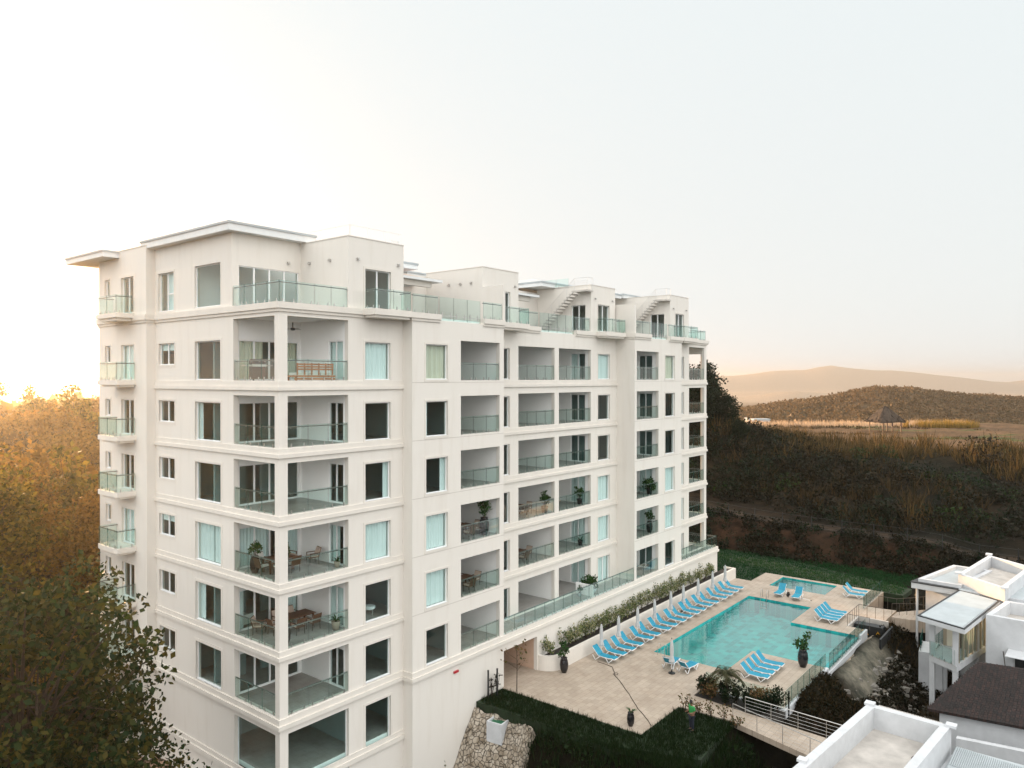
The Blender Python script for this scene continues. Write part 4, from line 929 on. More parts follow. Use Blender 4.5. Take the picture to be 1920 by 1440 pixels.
# ---- utility pit, cabinet, rails, steps down to the villa
pit = thing('utility_pit', 0, 0, 0, 0, 'open concrete pit with a black panel wall beside the terrace steps', 'utility pit')
mb = MB(); mb.box(44.2, -15.3, -2, 47.6, -15.12, .03); mb.box(47.4, -17.6, -2, 47.6, -15.3, .03); mb.box(44.2, -17.0, -2, 44.35, -15.3, -1.45); mb.box(44.35, -17.6, -2.0, 47.4, -15.3, -1.8); mb.build('pit_wall', M['concrete'], pit)
mb = MB(); mb.box(43.2, -18.0, -2.6, 47.3, -17.86, -.25); mb.build('screen_panel', M['black'], pit)
cabn = thing('electrical_cabinet', 45.9, -16.35, -1.78, 0, 'black electrical cabinet with two yellow warning triangles, in the concrete pit', 'cabinet')
mb = MB(); mb.box(-.45, -1.25, 0, .45, .95, 1.75); mb.build('cabinet_body', M['black'], cabn)
for v in (-.9, .05):
    mb = MB(); mb.hexa([(-.47, v - .24, 1.0), (-.47, v + .24, 1.0), (-.47, v, 1.42)], [(-.445, v - .24, 1.0), (-.445, v + .24, 1.0), (-.445, v, 1.42)]); mb.build('warning_triangle', M['yellow'], cabn, fix=True)
    mb = MB(); mb.box(-.476, v - .025, 1.08, -.468, v + .025, 1.28); mb.build('warning_mark', M['black'], cabn)
poly('terrace_steps', [(47.6, -15.1), (51.0, -15.1), (51.4, -17.4), (47.6, -17.3)], -.9, -.008, M['deck'])
poly('villa_path', [(49.6, -17.36), (51.4, -17.4), (55.5, -20.6), (50.9, -20.9), (49.8, -18.8)], -1.2, -.15, M['deck'])
for (pts, lb) in (([(44.25, -16.9), (44.25, -15.2), (47.7, -15.2), (47.7, -17.2)], 'brown steel railing around the concrete pit on the terrace'),
                  ([(49.7, -17.4), (51.0, -18.9), (51.0, -20.4)], 'brown steel railing on the near side of the villa path'),
                  ([(51.5, -15.2), (51.5, -17.4), (55.4, -20.4)], 'brown steel railing on the far side of the villa path')):
    t_ = thing('steel_railing', 0, 0, 0, 0, lb, 'railing'); barrail(pts, 0, 1.0, 0, 'dsteel', 'railing_frame', t_, post=.75, rr=.018, top=.02)

# ============================================================ pool furniture
def lounger_proto():
    t_ = thing('sun_lounger', 25, -3.4, 0, -math.pi / 2, 'x', 'sun lounger', 'blue and white sun loungers')
    fr = MB(); w = .31
    for s_ in (-1, 1):
        y = s_ * w
        fr.tube([(-.25, y, .36), (.2, y, .335), (.65, y, .33), (.9, y, .37), (1.12, y, .34)], .032, 6)
        fr.tube([(-.25, y, .36), (-.75, y, .90)], .028, 6)
    fr.tube([(-.75, -w, .90), (-.75, w, .90)], .028, 6); fr.tube([(1.12, -w, .34), (1.12, w, .34)], .03, 6); fr.tube([(-.25, -w, .345), (-.25, w, .345)], .025, 6)
    fr.build('frame', M['plastic'], t_, smooth=True)
    for (xa, xb, xc, yo) in ((.38, .66, .98, 0), (-.72, -.46, -.1, 0)):
        for s_ in (-1, 1):
            lg = MB(); y = s_ * (w + .025); lg.tube([(xa, y, .34), (xb, y + s_ * .02, .02), (xc, y, .34)], .03, 6)
            lg.build('leg', M['plastic'], t_, smooth=True)
    def sling(pts, name):
        mb = MB(); n = len(pts)
        for i in range(n - 1):
            (x0, z0), (x1, z1) = pts[i], pts[i + 1]
            k = .012; mb.hexa([(x0, -w - k, z0 + .03), (x0, w + k, z0 + .03), (x0, w + k, z0 + .05), (x0, -w - k, z0 + .05)], [(x1, -w - k, z1 + .03), (x1, w + k, z1 + .03), (x1, w + k, z1 + .05), (x1, -w - k, z1 + .05)])
        mb.build(name, M['lounge_blue'], t_, fix=True)
    sling([(-.24, .345), (0, .325), (.3, .32), (.62, .325), (.9, .365), (1.1, .335)], 'seat')
    sling([(-.26, .37), (-.42, .53), (-.60, .73), (-.76, .90)], 'backrest')
    return t_
lp = lounger_proto()
UL = [25.0, 26.2, 27.45, 28.7, 30.35, 31.6, 33.2, 34.45, 36.0, 37.25, 38.7, 39.85, 41.4, 42.65, 44.4, 45.75, 47.2, 48.55]
lp.location = UV(UL[0], -3.4); lp['label'] = 'blue sun lounger nearest the rounded planter end, first of the row along the wall'
for i, u in enumerate(UL[1:], 2):
    lb = f'{ORD[i-1]} blue sun lounger of the row along the planter wall, counted from the rounded end' if i < 18 else 'blue sun lounger farthest from the rounded end, last of the row along the planter wall'
    place(lp, u, -3.4 + rnd.uniform(-.06, .06), 0, -math.pi / 2 + rnd.uniform(-.05, .05), lb)
for k, u in enumerate([28.55, 29.45, 30.4, 31.35]): place(lp, u, -13.2, 0, -math.pi / 2 + .03, f'{ORD[k]} blue lounger from the palm in the four on the near pool terrace')
for k, u in enumerate([44.2, 45.0, 45.85, 46.7]): place(lp, u, -13.35, 0, -math.pi / 2 - .03, f'{ORD[k]} blue lounger from the big pool in the group of four by the pit')
place(lp, 26.85, -7.85, 0, .1, 'blue lounger left of the free-standing umbrella, its back to the camera'); place(lp, 26.85, -9.1, 0, -.1, 'blue lounger right of the free-standing umbrella, its back to the camera')
place(lp, 49.8, -7.7, 0, math.pi + .05, 'blue lounger facing the big pool, left one of the pair by the small pool')
place(lp, 49.6, -9.35, 0, math.pi + .1, 'blue lounger facing the big pool, beside the toppled umbrella base')
place(lp, 53.2, -13.2, 0, -math.pi / 2 + .1, 'pale blue lounger nearer of the two at the far right terrace corner'); place(lp, 54.6, -13.1, 0, -math.pi / 2, 'pale blue lounger farther of the two at the far right terrace corner')
def umbrella_proto():
    t_ = thing('folded_umbrella', 25.6, -2.85, 0, 0, 'x', 'umbrella', 'folded grey umbrellas')
    mb = MB(); mb.tube([(0, 0, .05), (0, 0, 2.42)], .022, 8); mb.build('pole', M['plastic'], t_)
    mb = MB(); mb.lathe([(.24, 0), (.24, .05), (.06, .09), (.04, .28)], 16); mb.build('base', M['black'], t_)
    mb = MB(); n = 16; prof = [(.155, .78), (.175, .86), (.12, 1.1), (.095, 1.25), (.115, 1.5), (.10, 1.9), (.075, 2.2), (.03, 2.38)]
    rings = []
    for r_, z in prof: rings.append([((r_ * (1 + (.22 if k % 2 else -.1))) * math.cos(2 * math.pi * k / n), (r_ * (1 + (.22 if k % 2 else -.1))) * math.sin(2 * math.pi * k / n), z) for k in range(n)])
    for a, b_ in zip(rings, rings[1:]):
        for k in range(n): mb.quad(a[k], a[(k + 1) % n], b_[(k + 1) % n], b_[k])
    mb.quad(*rings[0][::-1]); mb.quad(*rings[-1]); mb.build('folded_canopy', M['umb'], t_)
    mb = MB(); mb.lathe([(.01, 2.52), (.03, 2.46), (.03, 2.40), (.015, 2.36)][::-1], 8); mb.build('finial', M['black'], t_)
    return t_
up = umbrella_proto()
for i, u in enumerate([25.6, 28.1, 31.0, 33.8, 36.8, 39.2, 42.1, 45.3, 48.3]):
    lb = f'folded grey umbrella by the planter wall, {ORD[i]} from its rounded end' if i < 8 else 'folded grey umbrella by the planter wall, farthest from its rounded end'
    if i == 0: up.location = UV(u, -2.85); up['label'] = lb
    else: place(up, u, -2.85 + rnd.uniform(-.05, .05), 0, rnd.uniform(0, 3), lb)
place(up, 25.87, -8.45, 0, 0, 'free-standing folded umbrella on a black base between two loungers near the pool corner')
fu = copy_tree(up); fu.location = UV(49.45, -8.5, .25); fu['label'] = 'toppled umbrella lying on the terrace by the small pool, black base upright'
d = UV(48.89, -10.4, 0) - UV(49.45, -8.5, 0); fu.rotation_euler = d.to_track_quat('Z', 'Y').to_euler(); fu.location.z = .27
for ch in fu.children:
    if ch.name.startswith('folded_canopy'): bpy.data.objects.remove(ch)
hp = [(24.40, -3.29), (24.2, -4.6), (23.5, -5.3), (23.0, -5.55), (22.3, -6.4), (21.0, -7.9), (19.4, -9.4), (18.3, -10.7), (17.8, -11.3)]
mb = MB(); pts = []
for i in range(len(hp) - 1):
    for k in range(6):
        f = k / 6; pts.append((hp[i][0] * (1 - f) + hp[i + 1][0] * f + .05 * math.sin(i * 2.1 + f * 3), hp[i][1] * (1 - f) + hp[i + 1][1] * f, .02))
mb.tube(pts, .022, 5); mb.tube([(23.25 + .2 * math.cos(a), -5.5 + .15 * math.sin(a), .03) for a in np.linspace(0, 6.2, 14)], .018, 5)
o = mb.build('garden_hose', M['hose'], None, ORG, TH, smooth=True); tag(o, 'long dark hose lying across the pool terrace with one loop', 'hose')
def ladder(u, v, rot, lb):
    t_ = thing('pool_ladder', u, v, 0, rot, lb, 'pool ladder', 'steel pool ladders')
    for y in (-.28, .28):
        mb = MB(); mb.tube([(-.35, y, 0), (-.35, y, .65), (-.2, y, .82), (.05, y, .75), (.15, y, .45), (.15, y, -.9)], .02, 6); mb.build('handrail', M['steel'], t_, smooth=True)
    for z in (-.3, -.6, -.85):
        mb = MB(); mb.box(.1, -.28, z - .02, .2, .28, z); mb.build('step', M['steel'], t_)
ladder(28.75, -6.3, 0, 'steel ladder at the near left corner of the big pool'); ladder(47.65, -6.9, math.pi, 'steel ladder at the far side of the big pool')
# ============================================================ planting
def foliage(mb, c, r, n, ls, up=.3, rz=None, shell=.0):
    c = Vector(c); rz = rz or r
    for _ in range(n):
        while True:
            d = Vector((rnd.uniform(-1, 1), rnd.uniform(-1, 1), rnd.uniform(-1, 1)))
            if shell < d.length < 1: break
        p = c + Vector((d.x * r, d.y * r, d.z * rz)); q = Vector((rnd.gauss(0, 1), rnd.gauss(0, 1), rnd.gauss(0, 1) + up)); q.normalize()
        L = ls * rnd.uniform(.6, 1.3); mb.leaf(p, q * L, L * .33)
def shrub(name, U, V, z, h, w, m, label, group, n=170, ls=.13, cat='shrub'):
    t_ = thing(name, U, V, z, rnd.uniform(0, 6), label, cat, group); st = MB(); lf = MB()
    for k in range(7):
        a = rnd.uniform(0, 6.28); r_ = rnd.uniform(.15, 1) * w; tip = (r_ * math.cos(a), r_ * math.sin(a), h * rnd.uniform(.6, 1.05))
        st.tube([(0, 0, 0), (tip[0] * .4, tip[1] * .4, tip[2] * .5), tip], .018, 4, .006)
        foliage(lf, tip, w * .38, n // 14, ls); foliage(lf, (tip[0] * .6, tip[1] * .6, tip[2] * .6), w * .4, n // 14, ls)
    st.build('stem', M['bark'], t_); lf.build('foliage', m, t_); return t_
ush = [21.3, 22.9, 24.0, 24.8, 26.0, 26.9, 27.9, 29.2, 30.2, 31.4, 32.5, 33.5, 34.8, 35.9, 37.1, 38.1, 39.2, 40.4, 41.6, 42.6, 44.2, 45.6, 47.2, 49.0]
for i, u in enumerate(ush):
    h = 1.25 if i else 1.05
    if i == 1: shrub('oleander_shrub', u, -1.2, .85, 1.5, .3, L_SHRUB, 'sparse thin shrub in the planter, second from its rounded end', 'shrubs in the long planter', 70)
    else: shrub('oleander_shrub', u, -1.15 + rnd.uniform(-.12, .1), .85, h * rnd.uniform(.85, 1.2), .78, L_SHRUB, (f'{ORD[i]} cream and green shrub of the long planter, from its rounded end' if i < 23 else 'last cream and green shrub at the far end of the long planter'), 'shrubs in the long planter', 460, .14)
# red tipped shrubs along the walkway and the palm bed
k = 0
for (u, v, h) in ((21.0, -11.8, 1.0), (21.1, -12.7, .8), (21.15, -13.5, .9), (21.1, -14.3, 1.0), (20.8, -15.2, .9)):
    shrub('walkway_shrub', u, v, -.05, h, .4, L_RED, f'{ORD[k]} small reddish shrub on the lawn edge of the walkway, from the man', 'shrubs along the walkway lawn', 90, .14); k += 1
k = 0
for (u, v, h) in ((23.9, -11.7, 1.1), (24.2, -12.4, 1.0), (24.0, -13.9, 1.2), (24.1, -14.6, 1.0), (24.2, -15.2, 1.1), (24.0, -15.9, 1.0), (24.3, -16.4, 1.5), (23.75, -12.2, .9), (24.4, -13.0, 1.0), (23.7, -13.3, 1.0), (24.45, -15.0, 1.0), (23.6, -14.9, .9), (23.6, -15.6, .9), (24.5, -15.7, 1.1), (24.45, -11.6, .9)):
    shrub('bed_shrub', u, v, -.05, h, .6, L_RED if k % 3 == 1 else L_DARK, f'{ORD[k]} dark shrub of the palm bed, from the paved terrace side' if k < 7 else f'{ORD[k - 7]} low dark shrub filling the palm bed, from the paved terrace side', 'shrubs in the palm bed', 420, .15); k += 1
for (u, v, lb) in ((15.6, -1.15, 'leafy climber by the dark fence posts against the cream wall'), (15.1, -1.1, 'thin climber between the two dark fence posts at the cream wall')):
    shrub('climber', u, v, -.1, 1.3, .3, L_BRUSH, lb, None, 60, .14, 'climber')
for (u, v, lb) in ((14.75, -1.1, 'dark fence post touching the cream wall at the lawn corner'), (15.35, -1.35, 'dark fence post on the lawn, just right of the post at the wall')):
    mb = MB(); mb.box(-.04, -.04, -.3, .04, .04, 1.75); mb.box(-.05, -.05, 1.75, .05, .05, 1.78); o = mb.build('fence_post', M['grn'] if False else M['black'], None, UV(u, v, 0), TH); tag(o, lb, 'fence post')
mb = MB(); mb.box(-.04, -.04, -1.2, .04, .04, 1.35); o = mb.build('fence_post', M['black'], None, UV(24.7, -16.95, 0), TH); tag(o, 'dark fence post at the outer corner of the palm bed', 'fence post')

def potted(U, V, z, s, label, kind='bush', pot='tall', pm='blackpot', cat='potted plant', rot=None, group=None):
    t_ = thing('potted_plant', U, V, z, rnd.uniform(0, 6), label, cat, group); t_.scale = (s, s, s)
    mb = MB()
    if pot == 'tall': prof = [(.16, 0), (.26, .25), (.29, .55), (.25, .82), (.20, .95), (.23, 1.0), (.19, .99), (.17, .93)]; top = .93
    elif pot == 'bowl': prof = [(.3, 0), (.5, .2), (.56, .42), (.5, .42), (.45, .36)]; top = .36
    else: prof = [(.17, 0), (.24, .4), (.26, .45), (.22, .45), (.2, .4)]; top = .4
    mb.lathe(prof, 18); mb.build('pot', M[pm], t_, smooth=True)
    lf = MB(); st = MB()
    if kind == 'bush':
        for k in range(9):
            a = k * 2.4; r_ = .12 + .2 * rnd.random(); tip = (r_ * math.cos(a), r_ * math.sin(a), top + rnd.uniform(.3, .95)); st.tube([(0, 0, top - .1), tip], .014, 4, .006); foliage(lf, tip, .17, 26, .16)
    elif kind == 'big':
        for k in range(12):
            a = k * 2.4; r_ = .5 * rnd.random() ** .5; tip = (r_ * math.cos(a), r_ * math.sin(a), top + rnd.uniform(.2, .7)); st.tube([(0, 0, top - .1), tip], .014, 4, .006); foliage(lf, tip, .26, 50, .16)
    else:
        for k in range(14):
            a = k * 2.4 + rnd.random(); L = rnd.uniform(.45, .75); e = rnd.uniform(.5, 1.2); d0 = Vector((math.cos(a) * math.cos(e), math.sin(a) * math.cos(e), math.sin(e)))
            p0 = Vector((0, 0, top)); p1 = p0 + d0 * L * .55; p2 = p1 + (d0 + Vector((0, 0, -.7))).normalized() * L * .55; sd_ = d0.cross(Vector((0, 0, 1))).normalized() * .045
            lf.quad(p0 - sd_ * .4, p0 + sd_ * .4, p1 + sd_, p1 - sd_); lf.quad(p1 - sd_, p1 + sd_, p2)
        st.tube([(0, 0, top - .1), (0, 0, top + .1)], .03, 5)
    st.build('stem', M['bark'], t_); lf.build('foliage', L_POT, t_); return t_
potted(21.27, -2.5, 0, 1.05, 'black vase with a glossy plant at the rounded planter end', 'bush')
potted(17.09, -10.23, 0, .8, 'black vase with a small drooping plant near the terrace corner', 'spiky')
potted(32.83, -15.2, 0, 1.25, 'tall black vase with a leafy plant beside the glass fence of the pool', 'bush')

# palm
pt = thing('palm_tree', 24.35, -13.1, -.1, 0, 'small feathery palm in the dark bed beside the walkway', 'palm tree')
mb = MB(); mb.tube([(0, 0, 0), (.03, .02, .9), (-.02, 0, 1.7)], .10, 8, .07); mb.build('trunk', M['bark'], pt)
mb = MB()
for k in range(26):
    a = 2.4 * k; e = .25 + 1.0 * ((k * 7) % 10) / 10; L = rnd.uniform(1.2, 1.6); P0 = Vector((0, 0, 1.65)); d = Vector((math.cos(a) * math.cos(e), math.sin(a) * math.cos(e), math.sin(e)))
    pr = P0
    for s_ in range(12):
        dd = (d + Vector((0, 0, -.17 * s_))).normalized(); q = pr + dd * L / 12; sd_ = dd.cross(Vector((0, 0, 1))).normalized()
        mb.leaf(pr, q - pr, .012, (0, 0, 1))
        for g_ in (-1, 1):
            for h_ in (0, .5): mb.leaf(pr + (q - pr) * h_, (sd_ * g_ + dd * .7 + Vector((0, 0, -.35))).normalized() * .36 * (1.1 - s_ / 14), .026, (0, 0, 1))
        pr = q
mb.build('fronds', leaf_mat('palm_frond', [(.05, .055, .03), (.08, .075, .035), (.035, .045, .02)], .3), pt)

# ---- trees
def tree_mesh(hc, cr, ch, nclump, nleaf, ls, mleaf, trunk_h, tr=.25, crad=.55, seed=1, lim=7):
    global rnd
    keep = rnd; rnd = random.Random(seed)
    tk = MB(); cw = MB(); tips = []
    for k in range(nclump):
        while True:
            d = Vector((rnd.uniform(-1, 1), rnd.uniform(-1, 1), rnd.uniform(-1, 1)))
            if .45 < d.length < 1: break
        bump_ = .8 + .35 * math.sin(d.x * 4 + seed) * math.cos(d.y * 5 + seed * 2)
        tips.append(Vector((d.x * cr * bump_, d.y * cr * bump_, hc + d.z * ch * bump_)))
    tk.tube([(0, 0, -1.5), (.1, 0, trunk_h * .5), (0, .1, trunk_h)], tr, 8, tr * .7)
    for k, t_ in enumerate(tips):
        if k % lim == 0:
            m_ = Vector((t_.x * .4, t_.y * .4, trunk_h + (t_.z - trunk_h) * .55)); tk.tube([(0, .1 * 0, trunk_h * .9), m_, t_], tr * .42, 5, .02)
            for q in range(3):
                e = tips[rnd.randrange(len(tips))]
                if (e - t_).length < cr * .9: tk.tube([m_, (m_ + e) / 2 + Vector((0, 0, .2)), e], tr * .16, 4, .012)
    for t_ in tips: foliage(cw, t_, crad, nleaf, ls, .15, crad * .7)
    me = (tk, cw, mleaf); rnd = keep
    a = tk.build('trunk', M['bark']); b_ = cw.build('crown', mleaf)
    r = (a.data, b_.data); bpy.data.objects.remove(a); bpy.data.objects.remove(b_); return r
def plant(name, meshes, x, y, z, s, label, group=None, cat='tree', rz=None, sz=None):
    t_ = empty(name, (x, y, z), rnd.uniform(0, 6) if rz is None else rz, label, cat, group); t_.scale = (s, s, sz or s)
    for nm, me in zip(('trunk', 'crown'), meshes):
        o = bpy.data.objects.new(nm, me); COL.objects.link(o); o.parent = t_
    return t_
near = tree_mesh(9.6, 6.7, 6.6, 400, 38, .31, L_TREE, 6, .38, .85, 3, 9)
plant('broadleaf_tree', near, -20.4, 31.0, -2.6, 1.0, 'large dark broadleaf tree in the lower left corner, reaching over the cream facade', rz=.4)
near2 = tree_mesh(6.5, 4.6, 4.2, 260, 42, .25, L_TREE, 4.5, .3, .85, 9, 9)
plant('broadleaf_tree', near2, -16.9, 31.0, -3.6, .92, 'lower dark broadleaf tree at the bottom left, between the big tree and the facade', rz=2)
gold = tree_mesh(9, 5.5, 5.0, 380, 42, .30, L_GOLD, 6, .35, .95, 5, 8)
gmix = tree_mesh(9, 5.5, 5.2, 300, 42, .34, L_MIX, 6, .35, .95, 15, 8)
plant('sunlit_tree', gmix, -33.4, 46.0, 2.2, 1.0, 'golden sunlit tree at the left edge above the large dark tree')
plant('sunlit_tree', gold, -31.5, 58.0, -1.5, 1.0, 'golden brown rounded tree beside the left edge of the building', rz=3)
plant('sunlit_tree', gold, -41.5, 59.0, 1.5, 1.0, 'golden tree at the far left, behind the sunlit tree at the edge', rz=4.2)
plant('sunlit_tree', gold, -27.8, 43.5, -6.0, .85, 'brownish tree low behind the large dark tree, left of the facade', rz=1.2)
fr1 = tree_mesh(7.5, 4.6, 3.4, 95, 40, .5, L_GOLD, 5, .3, 1.05, 21, 8); fr2 = tree_mesh(6, 5.5, 2.8, 110, 38, .5, L_BRUSH, 4.5, .3, 1.1, 22, 8); fr3 = tree_mesh(8.5, 3.8, 3.8, 80, 40, .5, L_MIX, 5, .3, 1.0, 23, 8)
k = 0
for yy in (70, 82, 95, 108, 122, 138, 156, 176, 200, 228, 262):
    for q in range(6):
        x = -yy * .70 + q * yy * .058 * 1.3 + rnd.uniform(-3, 3); y = yy + rnd.uniform(-6, 6)
        if x > -yy * .42 - 4 and yy < 60: continue
        plant('hillside_tree', (fr1, fr2, fr3, fr2, fr1)[k % 5], x, y, gz(x, y) - .8, rnd.uniform(.8, 1.45), 'hazy golden tree of the wooded hillside left of the building', 'trees of the wooded hillside on the left'); k += 1
# evergreen clump on the bluff right behind the building
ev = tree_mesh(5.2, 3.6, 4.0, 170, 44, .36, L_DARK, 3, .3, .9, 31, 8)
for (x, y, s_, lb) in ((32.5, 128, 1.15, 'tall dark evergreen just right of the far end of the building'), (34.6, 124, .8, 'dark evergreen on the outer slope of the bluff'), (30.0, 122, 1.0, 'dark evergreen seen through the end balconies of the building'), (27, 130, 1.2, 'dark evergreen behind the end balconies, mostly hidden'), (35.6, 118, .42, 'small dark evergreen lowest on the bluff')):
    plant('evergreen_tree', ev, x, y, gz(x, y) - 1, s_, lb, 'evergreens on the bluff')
# young tree by the facade, leafless one at the bottom
def sapling(U, V, z, h, label, leaves):
    t_ = thing('sapling', U, V, z, 0, label, 'young tree'); st = MB(); lf = MB(); st.tube([(0, 0, 0), (.03, 0, h * .6), (0, 0, h)], .035, 5, .015)
    for k in range(7):
        a = k * 2.1; b_ = h * (.45 + .07 * k); e = Vector((math.cos(a), math.sin(a), .6)) * h * .28; st.tube([(0, 0, b_), Vector((0, 0, b_)) + e], .014, 4, .006)
        foliage(lf, Vector((0, 0, b_)) + e, .2, leaves, .22)
    foliage(lf, (0, 0, h), .2, leaves * 2, .22); st.build('trunk', M['bark'], t_); lf.build('crown', L_RED, t_)
sapling(16.7, -1.9, 0, 2.9, 'slender young tree in front of the peach passage opening', 5)
sapling(6.6, -4.2, -4.6, 3.9, 'nearly leafless sapling in front of the ground floor facade at the bottom', 2)

# ---- ground cover: countless blades and bushes, each kind one object
def scatter_blades(name, pts, hmin, hmax, w, m, lean=.35, per=9, spread=.35, kind='stuff'):
    mb = MB()
    for (x, y, z, s_) in pts:
        for q in range(per):
            a = rnd.uniform(0, 6.28); r_ = rnd.uniform(0, spread) * s_; h = rnd.uniform(hmin, hmax) * s_; l = rnd.uniform(0, lean) * h; px, py = x + r_ * math.cos(a), y + r_ * math.sin(a)
            b_ = rnd.uniform(0, 3.14); dx, dy = w * math.cos(b_), w * math.sin(b_)
            mb.quad((px - dx, py - dy, z - .05), (px + dx, py + dy, z - .05), (px + l * math.cos(a), py + l * math.sin(a), z + h))
    return tag(mb.build(name, m), kind=kind)
def pts_where(n, x0, x1, y0, y1, f, smin=.7, smax=1.3):
    xs = np.array([rnd.uniform(x0, x1) for _ in range(n)]); ys = np.array([rnd.uniform(y0, y1) for _ in range(n)]); zs = height(xs, ys)
    return [(x, y, z, rnd.uniform(smin, smax)) for x, y, z in zip(xs, ys, zs) if f(x, y)]
inb = lambda x, y: -.75 < (x / max(y, 1)) < .78
def on_slope(a, b_): return lambda x, y: a < TR(x, y) < b_ and x > 14 and inb(x, y)
N_ = lambda x, y, s: float(vn(np.array(x / s), np.array(y / s)))
scatter_blades('dry_reeds', pts_where(4500, 22, 150, 88, 172, lambda x, y: 5 < TR(x, y) < 46 and inb(x, y) and N_(x, y, 9.) + .25 * N_(x, y, 3.) > .0), .8, 2.0, .09, L_REED, .95, 11, .7)
scatter_blades('sunlit_reeds', pts_where(6500, 22, 150, 96, 172, lambda x, y: 20 < TR(x, y) < 47 and inb(x, y) and N_(x, y, 8.) + .02 * (TR(x, y) - 36) > -.1), 1.1, 2.7, .085, L_REED2, .7, 11, .7)
scatter_blades('track_reeds', pts_where(200, 24, 90, 86, 120, lambda x, y: 2 < TR(x, y) < 9 and inb(x, y) and N_(x, y, 4.) > .12), 1.5, 3.4, .07, L_REED2, .6, 16, .8)
scatter_blades('plateau_grass', pts_where(5200, 44, 150, 120, 196, lambda x, y: 47 < TR(x, y) < 95 and N_(x, y, 6.) > .12), .25, .6, .06, L_REED, .4, 7, .6)
scatter_blades('pale_reed_plumes', pts_where(700, 92, 140, 118, 160, lambda x, y: abs(x / y - .655 - .03) < .055 and 26 < TR(x, y) < 60, 1, 1.5), 2.2, 4.2, .08, L_FLOWER, .4, 14, .9)
scatter_blades('pale_reed_plumes', pts_where(900, 55, 120, 172, 184, lambda x, y: x / y < .60), .6, 1.3, .06, L_FLOWER, .3, 6, .8)
scatter_blades('yellow_reeds', pts_where(1100, 86, 116, 163, 180, lambda x, y: ((x - 99) / 9.) ** 2 + ((y - 171.5) / 5.) ** 2 < .75 + 1.2 * N_(x, y, 2.5), .6, 1.2), .7, 1.9, .07, L_MUST, .3, 14, .7)
def scatter_bushes(name, pts, r0, r1, m, n=26, ls=.45):
    mb = MB()
    for (x, y, z, s_) in pts:
        r_ = rnd.uniform(r0, r1) * s_; foliage(mb, (x, y, z + r_ * .45), r_, n, ls * s_, .1, r_ * .8, .35)
    return tag(mb.build(name, m), kind='stuff')
scatter_bushes('slope_brush', pts_where(4600, 8, 150, 84, 176, lambda x, y: 3.5 < TR(x, y) < 44 and inb(x, y) and N_(x, y, 7.) + .012 * (22 - TR(x, y)) > -.12), .8, 1.9, L_BRUSH, 46, .42)
scatter_bushes('green_brush', pts_where(1500, 8, 140, 84, 170, lambda x, y: 2.5 < TR(x, y) < 34 and inb(x, y) and N_(x + 40, y, 10.) + .015 * (14 - TR(x, y)) > -.02), 1.0, 2.4, L_DARK, 64, .36)
scatter_bushes('bright_brush', pts_where(900, 14, 110, 90, 150, lambda x, y: 6 < TR(x, y) < 36 and inb(x, y) and N_(x, y + 70, 6.) > .2), .8, 1.8, L_BRIGHT, 60, .34)
scatter_bushes('bluff_brush', pts_where(600, 2, 48, 104, 146, lambda x, y: math.hypot(x - 22, y - 128) < 26 and TR(x, y) > 3), .9, 1.8, L_DARK, 50, .36)
scatter_bushes('bank_vines', pts_where(5200, 18, 90, 66, 100, lambda x, y: -7.6 < TR(x, y) < -1.4 and N_(x, y, 4.) > -.3), .35, .8, L_BRUSH, 32, .28)
scatter_bushes('bank_greens', pts_where(1400, 18, 90, 66, 100, lambda x, y: -7.6 < TR(x, y) < -1.0 and N_(x + 9, y, 3.) > -.05), .4, 1.0, L_DARK, 36, .28)
hb = pts_where(15000, 60, 420, 215, 470, lambda x, y: .26 < x / y < .75, 1, 1.6)
scatter_bushes('hill_scrub', hb, .6, 1.25, leaf_mat('hill_scrub_leaf', [(.11, .07, .03), (.18, .11, .05), (.07, .055, .025)], .3), 13, .85)
hb = pts_where(1800, -260, -60, 200, 420, lambda x, y: -.75 < x / y < -.4, 1, 1.8)
scatter_bushes('hill_scrub', hb, 2.4, 5, L_GOLD, 9, 3.2)
# lawn blades and the rough growth round the terraces
def uvpts(n, u0, u1, v0, v1, f=None, zf=None, s0=.7, s1=1.3):
    r_ = []
    for _ in range(n):
        u, v = rnd.uniform(u0, u1), rnd.uniform(v0, v1)
        if f and not f(u, v): continue
        p = UV(u, v); r_.append((p.x, p.y, -.03 if zf is None else gz(p.x, p.y), rnd.uniform(s0, s1)))
    return r_
scatter_blades('lawn_blades', uvpts(9000, 14, 21.2, -15, -.95, lambda u, v: not (u > 16.42 and v > -11.33)), .10, .26, .02, L_GRASS, .6, 5, .14)
scatter_blades('back_lawn_blades', uvpts(9000, 52.9, 66, -16.5, 5, lambda u, v: (u > 57.1 or v > -3.5)), .08, .18, .03, L_LAWN, .6, 4, .2)
scatter_blades('rough_grass', uvpts(6200, 8, 20.8, -24, -1.5, lambda u, v: (v < -15 or u < 14.2) and not (u < 14 and v > -5.2 and u > 10.2), 1), .25, .75, .03, L_GRASS, .6, 7, .3)
scatter_bushes('rough_weeds', uvpts(420, 6, 21.0, -25, -4.5, lambda u, v: (v < -15.6 or u < 13.9) and not (u < 14.2 and v > -6.0 and u > 10.2), 1), .25, .65, L_GRASS, 30, .22)
scatter_blades('dry_bank_grass', uvpts(2600, 24, 56, -24, -17.2, lambda u, v: not (v > -20.2 and u < 44.5), 1), .15, .5, .025, L_REED, .7, 6, .3)
scatter_bushes('bank_weeds', uvpts(260, 26, 60, -23, -17.6, lambda u, v: N_(u * 3, v * 3, 5.) > .0 and not (v > -20.2 and 25 < u < 44.5), 1), .3, .7, L_BRUSH, 34, .2)
def zpatch(u, v):
    i = int(round((u - 24.9) / .2)); j = int(round((-16.62 - v) / .2)); return float(zp[min(max(j, 0), zp.shape[0] - 1), min(max(i, 0), zp.shape[1] - 1)])
mp_ = []
